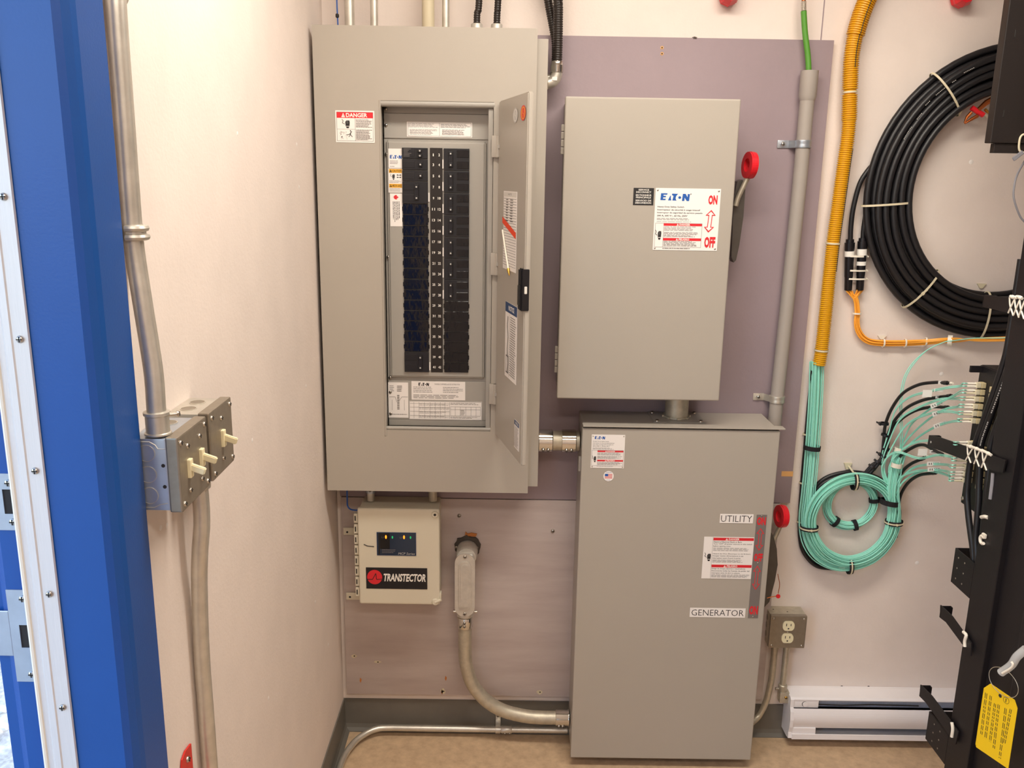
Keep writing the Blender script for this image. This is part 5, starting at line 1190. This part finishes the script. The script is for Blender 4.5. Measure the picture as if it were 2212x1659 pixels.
# single teal fibre rising from the coil to the orange bundle
t = thing('fibre_pair', 'thin teal fibre pair rising from the coil to join the orange cables', 'fibre cords', W(1945, 970, -.05))
for dx in (0, 4): part(MB().tube(spline(Wp([(1944+dx, 990, -.05), (1945+dx, 940, -.05), (1944+dx, 880, -.05), (1946+dx, 845, -.05), (1955+dx, 810, -.05), (1975+dx, 780, -.05), (2005, 755, -.05), (2040, 739, -.06), (2060, 736, -.075), (2100, 731, -.155), (2160, 730, -.31), (2240, 728, -.51)]), 8), .0014, 'teal_jacket', 8), 'fibre', t)
for px, py in ((1944, 972), (1937, 1005)): band(W(px, py, -.05), (.12, 0, 1), .013, .011, .012, 'white_nylon', t, xdir=(1, 0, 0), name='white_clip')
# black riser cable behind the white clips
single(MB().tube(spline(Wp([(1918, 1085, -.025), (1922, 1040, -.028), (1927, 1005, -.03), (1937, 970, -.03)]), 8), .0075, 'black_rubber', 12), 'riser_cable', 'short thick black cable beside the white clips above the teal coil', 'cable')

# ================================================================== RACK AT THE RIGHT EDGE
def RP(px, py, p0, n):
    d = cr*((px-1106)/FPX) - cu*((py-829.5)/FPX) + fw; n = Vector(n)
    return CP+d*((Vector(p0)-CP).dot(n)/d.dot(n))
t = thing('equipment_rack', 'tall black equipment rack cut off by the right edge of the photo', 'rack', (1.10, -.75, 0))
rack = t
BK = 'black_enamel'
mb = MB().box(RX, RX+.085, -.600, -.513, .02, 2.25, BK, .002); part(mb, 'rear_post', t)
mb = MB().box(RX+.012, RX+.085, -.700, -.6005, .02, 2.25, BK, .001); part(mb, 'side_channel', t)
mb = MB().box(RX+.002, RX+.085, -.820, -.7005, .02, 2.25, BK, .003); part(mb, 'front_post', t)
mb = MB().box(RX-.02, RX+.62, -.90, -.44, 0, .0195, BK, .002).box(RX+.5, RX+.60, -.82, -.513, .02, 2.25, BK, .002).box(RX, RX+.60, -.82, -.513, 2.2505, 2.30, BK, .002); part(mb, 'base_and_far_post', t)
for (zt, zb, yf) in ((.792, .708, -.4285), (.3615, .286, -.4165)):
    mb = MB().box(RX, RX+.003, -.5125, yf, zb, zt, BK, .0008).box(RX, RX+.075, yf-.003, yf, zb, zt, BK, .0008)
    br = part(mb, 'rack_bracket', t)
    for yy in (-.447, -.475): 
        for zz in (.2, .5, .8): part(MB().lathe((RX, yy, zb+(zt-zb)*zz), -X_, [(0, .0022), (.0005, .0018)], 'steel_plate', 8), 'rivet', br)
    if zt > .7: p = WX(2094, 1199, RX+.02); part(MB().lathe((RX+.02, yf-.035, zt-.012), NY, [(0, .004), (.004, .003)], 'brass', 10), 'bolt', br)
AX = 1.023
def arm(pts, flange, dx=.024):
    P = [WX(x, y, AX) for x, y in pts]; mb = MB().prism(P, (.003, 0, 0), BK)
    a, b = WX(*flange[0], AX), WX(*flange[1], AX); yf = (a.y+b.y)/2
    mb.box(AX, AX+dx, yf-.0025, yf, b.z, a.z, BK, .0006); mb.box(AX+dx-.0025, AX+dx, yf-.010, yf, b.z+.004, a.z, BK, .0006)
    o = part(mb, 'lacing_arm', t); return o
arm([(2126, 637), (2121, 661), (2128, 664), (2178, 676), (2215, 683), (2222, 652), (2180, 643)], ((2126, 637), (2121, 661)))
a2 = arm([(2007, 940), (2003, 963), (2084, 994), (2150, 1019), (2166, 1021), (2172, 994), (2143, 984), (2028, 944)], ((2007, 940), (2003, 963)), .026)
c = WX(2011, 955, AX); part(MB().lathe(c, -X_, [(0, .0028), (.0006, .0028)], 'label_silver', 10), 'rivet', a2)
arm([(2031, 1307), (2030, 1334), (2043, 1344), (2097, 1417), (2098, 1390), (2056, 1331)], ((2031, 1307), (2030, 1334)))
arm([(1988, 1479), (1986, 1504), (1999, 1517), (2064, 1608), (2070, 1581), (2012, 1503)], ((1988, 1479), (1986, 1504)))

# lacing cord on the arms
def lace(name_lab, X, top, xs):
    t = thing('lacing_cord', name_lab, 'cord', WX(xs[0][0][0], xs[0][1][1], X), 'white lacing cords on the rack arms'); mb = MB()
    P = [WX(x, y, X-.001) for x, y in top]; mb.tube(spline(P, 5), .0032, 'white_nylon', 8)
    for k in range(len(P)-1):
        q = (P[k]+P[k+1])/2; mb.lathe(q, P[k+1]-P[k], [(-.004, .002), (-.002, .0042), (.002, .0042), (.004, .002)], 'white_nylon', 8)
    for (a, b) in xs:
        A, B = WX(*a, X-.0015), WX(*b, X-.0015); s_ = WX(a[0]+11, a[1]+4, X-.0015)-A; s2 = WX(b[0]+11, b[1]+6, X-.0015)-B
        m_ = (A+B+s_)/2
        mb.tube(spline([A, A.lerp(B+s2*.5, .5), B+s2], 6), .0017, 'white_nylon', 6); mb.tube(spline([A+s_, A.lerp(B+s2*.5, .5)+s_*.3+Vector((-.001, 0, 0)), B], 6), .0017, 'white_nylon', 6)
    part(mb, 'cord', t)
lace('white lacing cord crossing the middle rack arm beside the patch panel', AX, [(2090, 963), (2104, 967), (2116, 972), (2128, 976), (2141, 983)], [((2090, 965), (2086, 994)), ((2106, 969), (2104, 1002)), ((2122, 975), (2120, 1010))])
lace('white lacing cord on the highest rack arm in front of the black coil', AX, [(2183, 640), (2192, 643), (2200, 641), (2208, 645)], [((2181, 642), (2178, 676)), ((2192, 644), (2190, 680)), ((2203, 645), (2201, 683))])
for lab, L in (('short white lacing cord on the arm halfway down the rack', [(2081, 1365), (2087, 1372), (2084, 1385), (2084, 1397)]), ('short white lacing cord on the lowest rack arm', [(2056, 1560), (2058, 1575), (2056, 1592)])):
    t = thing('lacing_cord', lab, 'cord', WX(*L[-1], AX), 'white lacing cords on the rack arms'); part(MB().tube(spline([WX(x, y, AX-.003) for x, y in L], 5), .0036, 'white_nylon', 8), 'cord', t)

# black power cables tied to the arms
CX = 1.042
for lab, L, r in (('black cable nearest the patch panel, first of the three tied to the rack arms', [(2206, 560), (2197, 620), (2187, 683), (2176, 752), (2166, 790), (2146, 850), (2125, 909), (2111, 949), (2100, 985), (2095, 1006), (2091, 1040), (2089, 1073), (2092, 1113), (2097, 1152), (2102, 1190), (2104, 1230), (2100, 1280)], .0070),
                  ('black cable with pale printing, middle of the three tied to the rack arms', [(2222, 560), (2212, 620), (2202, 680), (2191, 740), (2179, 790), (2156, 856), (2136, 909), (2120, 956), (2118, 985), (2117, 1013), (2115, 1046), (2114, 1086), (2111, 1126), (2108, 1166), (2110, 1210), (2108, 1280)], .0072),
                  ('black cable closest to the rack post, last of the three tied to the rack arms', [(2236, 600), (2222, 700), (2200, 790), (2176, 865), (2152, 923), (2140, 966), (2136, 1020), (2131, 1073), (2127, 1113), (2122, 1170), (2118, 1230)], .0070)):
    t = thing('power_cable', lab, 'cable', WX(*L[-1], CX), 'black cables tied to the rack arms')
    P = spline([WX(x, y, CX) for x, y in L], 6); part(MB().tube(P, r, 'black_rubber', 14), 'jacket', t)
    if 'printing' in lab:
        mb = MB(); N = len(P)
        for k in range(int(N*.24), int(N*.58)):
            if k % 9 in (7, 8): continue
            for f0 in (.1, .55):
                a = P[k].lerp(P[k+1], f0); b = P[k].lerp(P[k+1], f0+.3); o = Vector((-.0045, -.0055, 0)).normalized()*(r+.0002); tg = (b-a).normalized(); n = o.normalized(); up = n.cross(tg).normalized()
                mb.obox((a+b)/2+o, tg, up, n, (b-a).length/2, .0011, .0001, 'label_silver')
        part(mb, 'printed_marks', t)
c = WX(2123, 1118, 1.030); single(MB().tube(spline([WX(2120, 1117, 1.030), WX(2127, 1116, 1.028), WX(2134, 1118, 1.030)], 4), .0040, 'white_nylon', 8), 'cable_tie', 'white cable tie low on the cables beside the rack post', 'cable tie')
c = WX(2122, 1166, 1.026); mb = MB(); n_ = 20; P = [c+Vector((0, -.0082*cos(a), .0082*sin(a))) for a in [radians(50)+radians(270)*k/n_ for k in range(n_+1)]]
mb.tube(P, .0036, 'white_nylon', 10); mb.obox(c+Vector((0, -.004, .011)), Vector((0, 1, 0)), Z_, X_, .006, .005, .003, 'white_nylon', .001); single(mb, 'cable_clip', 'white plastic c-shaped cable clip beside the rack post', 'clip')
single(MB().tube(spline([WX(2145, 1022, 1.028), WX(2143, 1045, 1.028), WX(2139, 1078, 1.028)], 5), .0038, 'grey_jacket', 8), 'grey_lead', 'grey lead end hanging below the middle rack arm', 'cable')

# trough at the top right with its tie, and the grey lead looping below it
t = thing('cable_trough', 'black sheet metal cable trough hanging at the top right in front of the black coil', 'cable trough', (1.08, -.38, 1.668))
x0 = W(2160, 155, -.38).x
mb = MB().box(x0, x0+.16, -.380, -.356, 1.688, ZC-.002, 'trough_black', .002).box(x0+.012, x0+.15, -.376, -.36, 1.668, 1.6875, 'trough_black', .001); part(mb, 'trough_body', t)
for px, py in ((2193, 72), (2168, 245)):
    p = W(px, py, -.3802); part(MB().box(p.x-.0012, p.x+.0012, -.3808, -.3802, p.z-.007, p.z+.007, 'dark_gap'), 'slot', t)
mb = MB(); P = [W(x, y, -.383) for x, y in ((2208, 292), (2203, 300), (2201, 318), (2204, 327), (2214, 329), (2222, 318), (2222, 298), (2214, 291))]; mb.tube(spline(P, 5, True), .0022, 'cream_nylon', 8, closed=True)
single(mb, 'cable_tie', 'cream cable tie loop on the bottom of the black trough', 'cable tie')
mb = MB(); a, b = W(2188, 345, -.385), W(2210, 328, -.385); mb.obox((a+b)/2, (b-a).normalized(), (b-a).normalized().cross(NY), NY, (b-a).length/2, .0045, .0015, 'grey_jacket', .001)
single(mb, 'grey_tab', 'grey flat tab sticking out under the black trough', 'tab')
single(MB().tube(spline([W(x, y, -.36) for x, y in ((2230, 320), (2212, 350), (2197, 378), (2191, 402), (2190, 428), (2201, 462), (2212, 478), (2240, 500))], 6), .0022, 'grey_jacket', 8), 'grey_lead', 'thin grey lead looping below the black trough at the right edge', 'cable')
# test clip
t = thing('test_clip', 'copper coloured test clip with red sleeve hanging inside the black coil', 'clip', W(2105, 250, -.052))
mb = MB(); A, B, C_ = W(2083, 266, -.052), W(2098, 243, -.052), W(2112, 250, -.052)
mb.tube([A, (A+B)/2+Vector((-.002, 0, .002)), B], .0035, 'copper', 8, rad=[.0018, .004, .0045]); mb.tube([A+Vector((.001, 0, -.001)), (A+C_)/2, C_], .0035, 'copper', 8, rad=[.0018, .004, .0045]); mb.tube([W(2112, 238, -.052), W(2130, 222, -.050), W(2160, 206, -.048)], .006, 'copper', 8, rad=[.005, .007, .008]); part(mb, 'jaws', t)
mb = MB().tube([W(2099, 233, -.050), W(2110, 240, -.050), W(2124, 249, -.050)], .0065, 'red_plastic', 10); part(mb, 'red_sleeve', t)
mb = MB().tube([W(2128, 236, -.052), W(2154, 264, -.052)], .0035, 'brass', 8).tube([W(2128, 246, -.052), W(2150, 268, -.052)], .0045, 'galv_dull', 8); part(mb, 'handles', t)

# yellow tag on a wire loop
TD = Vector((.32, -.947, 0)).normalized(); TP = WX(2116, 1546, .972); TN = TD.cross(Z_)
if TN.dot(CP-TP) < 0: TN = -TN
def TG(px, py): return RP(px, py, TP, TN)
t = thing('yellow_tag', 'yellow printed tag with clipped corners hanging on a wire loop at lower right', 'tag', TG(2140, 1640))
L = Lab(0, 0, 1, 1, TP, TD, Z_, TN, bg=None)
pts = [(2140, 1476.5), (2125.5, 1486), (2107.5, 1607), (2109, 1614), (2178, 1661), (2198, 1530), (2192, 1512)]
mb = MB().prism([TG(*p)+TN*.0004 for p in pts], -TN*.0008, 'yellow_tag')
def strip(ax, ay, bx, by, w_, m, k=0):
    a, b = TG(ax, ay), TG(bx, by); d = (b-a).normalized(); s_ = d.cross(TN).normalized(); mb.obox((a+b)/2+TN*(.0006+.00003*k), d, s_, TN, (b-a).length/2, w_, .00006, m)
rd = random.Random(2)
for ci, (ax, ay, bx, by) in enumerate(((2131, 1497, 2120, 1588), (2141, 1503, 2129, 1596), (2150, 1520, 2139, 1602), (2158, 1522, 2147, 1618), (2173, 1530, 2160, 1638), (2184, 1532, 2170, 1605))):
    f_ = 0
    while f_ < 1:
        e = min(1, f_+rd.uniform(.05, .13))
        for off in (-1.6, 1.6): strip(ax+(bx-ax)*f_+off, ay+(by-ay)*f_+off*.6, ax+(bx-ax)*e+off, ay+(by-ay)*e+off*.6, .0006, 'print_black', 1)
        f_ = e+.03
ci = TG(2174, 1513); mb.ring(ci+TN*.0006, TN, .0062, .0068, .0002, 'print_black', 24); strip(2174, 1509, 2173, 1517, .0007, 'print_black', 2)
ho = TG(2161, 1503); mb.lathe(ho+TN*.0005, TN, [(0, .0036), (.0003, .0036)], 'dark_gap', 16); part(mb, 'tag_sheet', t)
rc = TG(2170, 1473)+TN*.003; part(MB().tube([rc+TD*.034*cos(a)+Z_*.027*sin(a) for a in [2*pi*k/36 for k in range(36)]], .0006, 'galv_dull', 6, closed=True), 'wire_loop', t)
t = thing('plastic_clip', 'cloudy plastic clip on the rack post holding the wire of the yellow tag', 'clip', TG(2172, 1450))
mb = MB(); A, B, C_ = TG(2166, 1452)+TN*.004, TG(2188, 1436)+TN*.004, TG(2200, 1418)+TN*.004
mb.tube(spline([A, B, C_, TG(2216, 1402)], 5), .008, 'clear_plastic', 12); part(mb, 'clip_body', t)
mb = MB(); mb.tube(spline([TG(2176, 1452)+TN*.013, TG(2194, 1441)+TN*.013, TG(2199, 1433)+TN*.013, TG(2196, 1427)+TN*.013], 5), .0022, 'white_nylon', 8); part(mb, 'clip_rim', t)

# small marks on the walls
wlo, wbo = bpy.data.objects['wall_left'], bpy.data.objects['wall_back']
mb = MB()
for px, py in ((513, 289), (641, 312), (806-160, 404), (545, 951), (661, 834), (347, 1140), (361, 1136), (681, 1300), (709, 1392), (580, 1508)):
    p = WX(px, py, XL); mb.lathe((XL, p.y, p.z), X_, [(0, .0045), (.0006, .003)], 'label_white', 8)
part(mb, 'filler_spots', wlo)
mb = MB()
for px, py, m, r in ((2034, 808, 'label_white', .006), (1981, 1216, 'label_white', .006), (2098, 350, 'label_white', .006), (1818, 1484, 'dark_gap', .005), (1876, 1484, 'dark_gap', .004)):
    p = W(px, py, 0); mb.lathe((p.x, 0, p.z), NY, [(0, r), (.0008, r*.7)], m, 10)
part(mb, 'filler_spots', wbo)
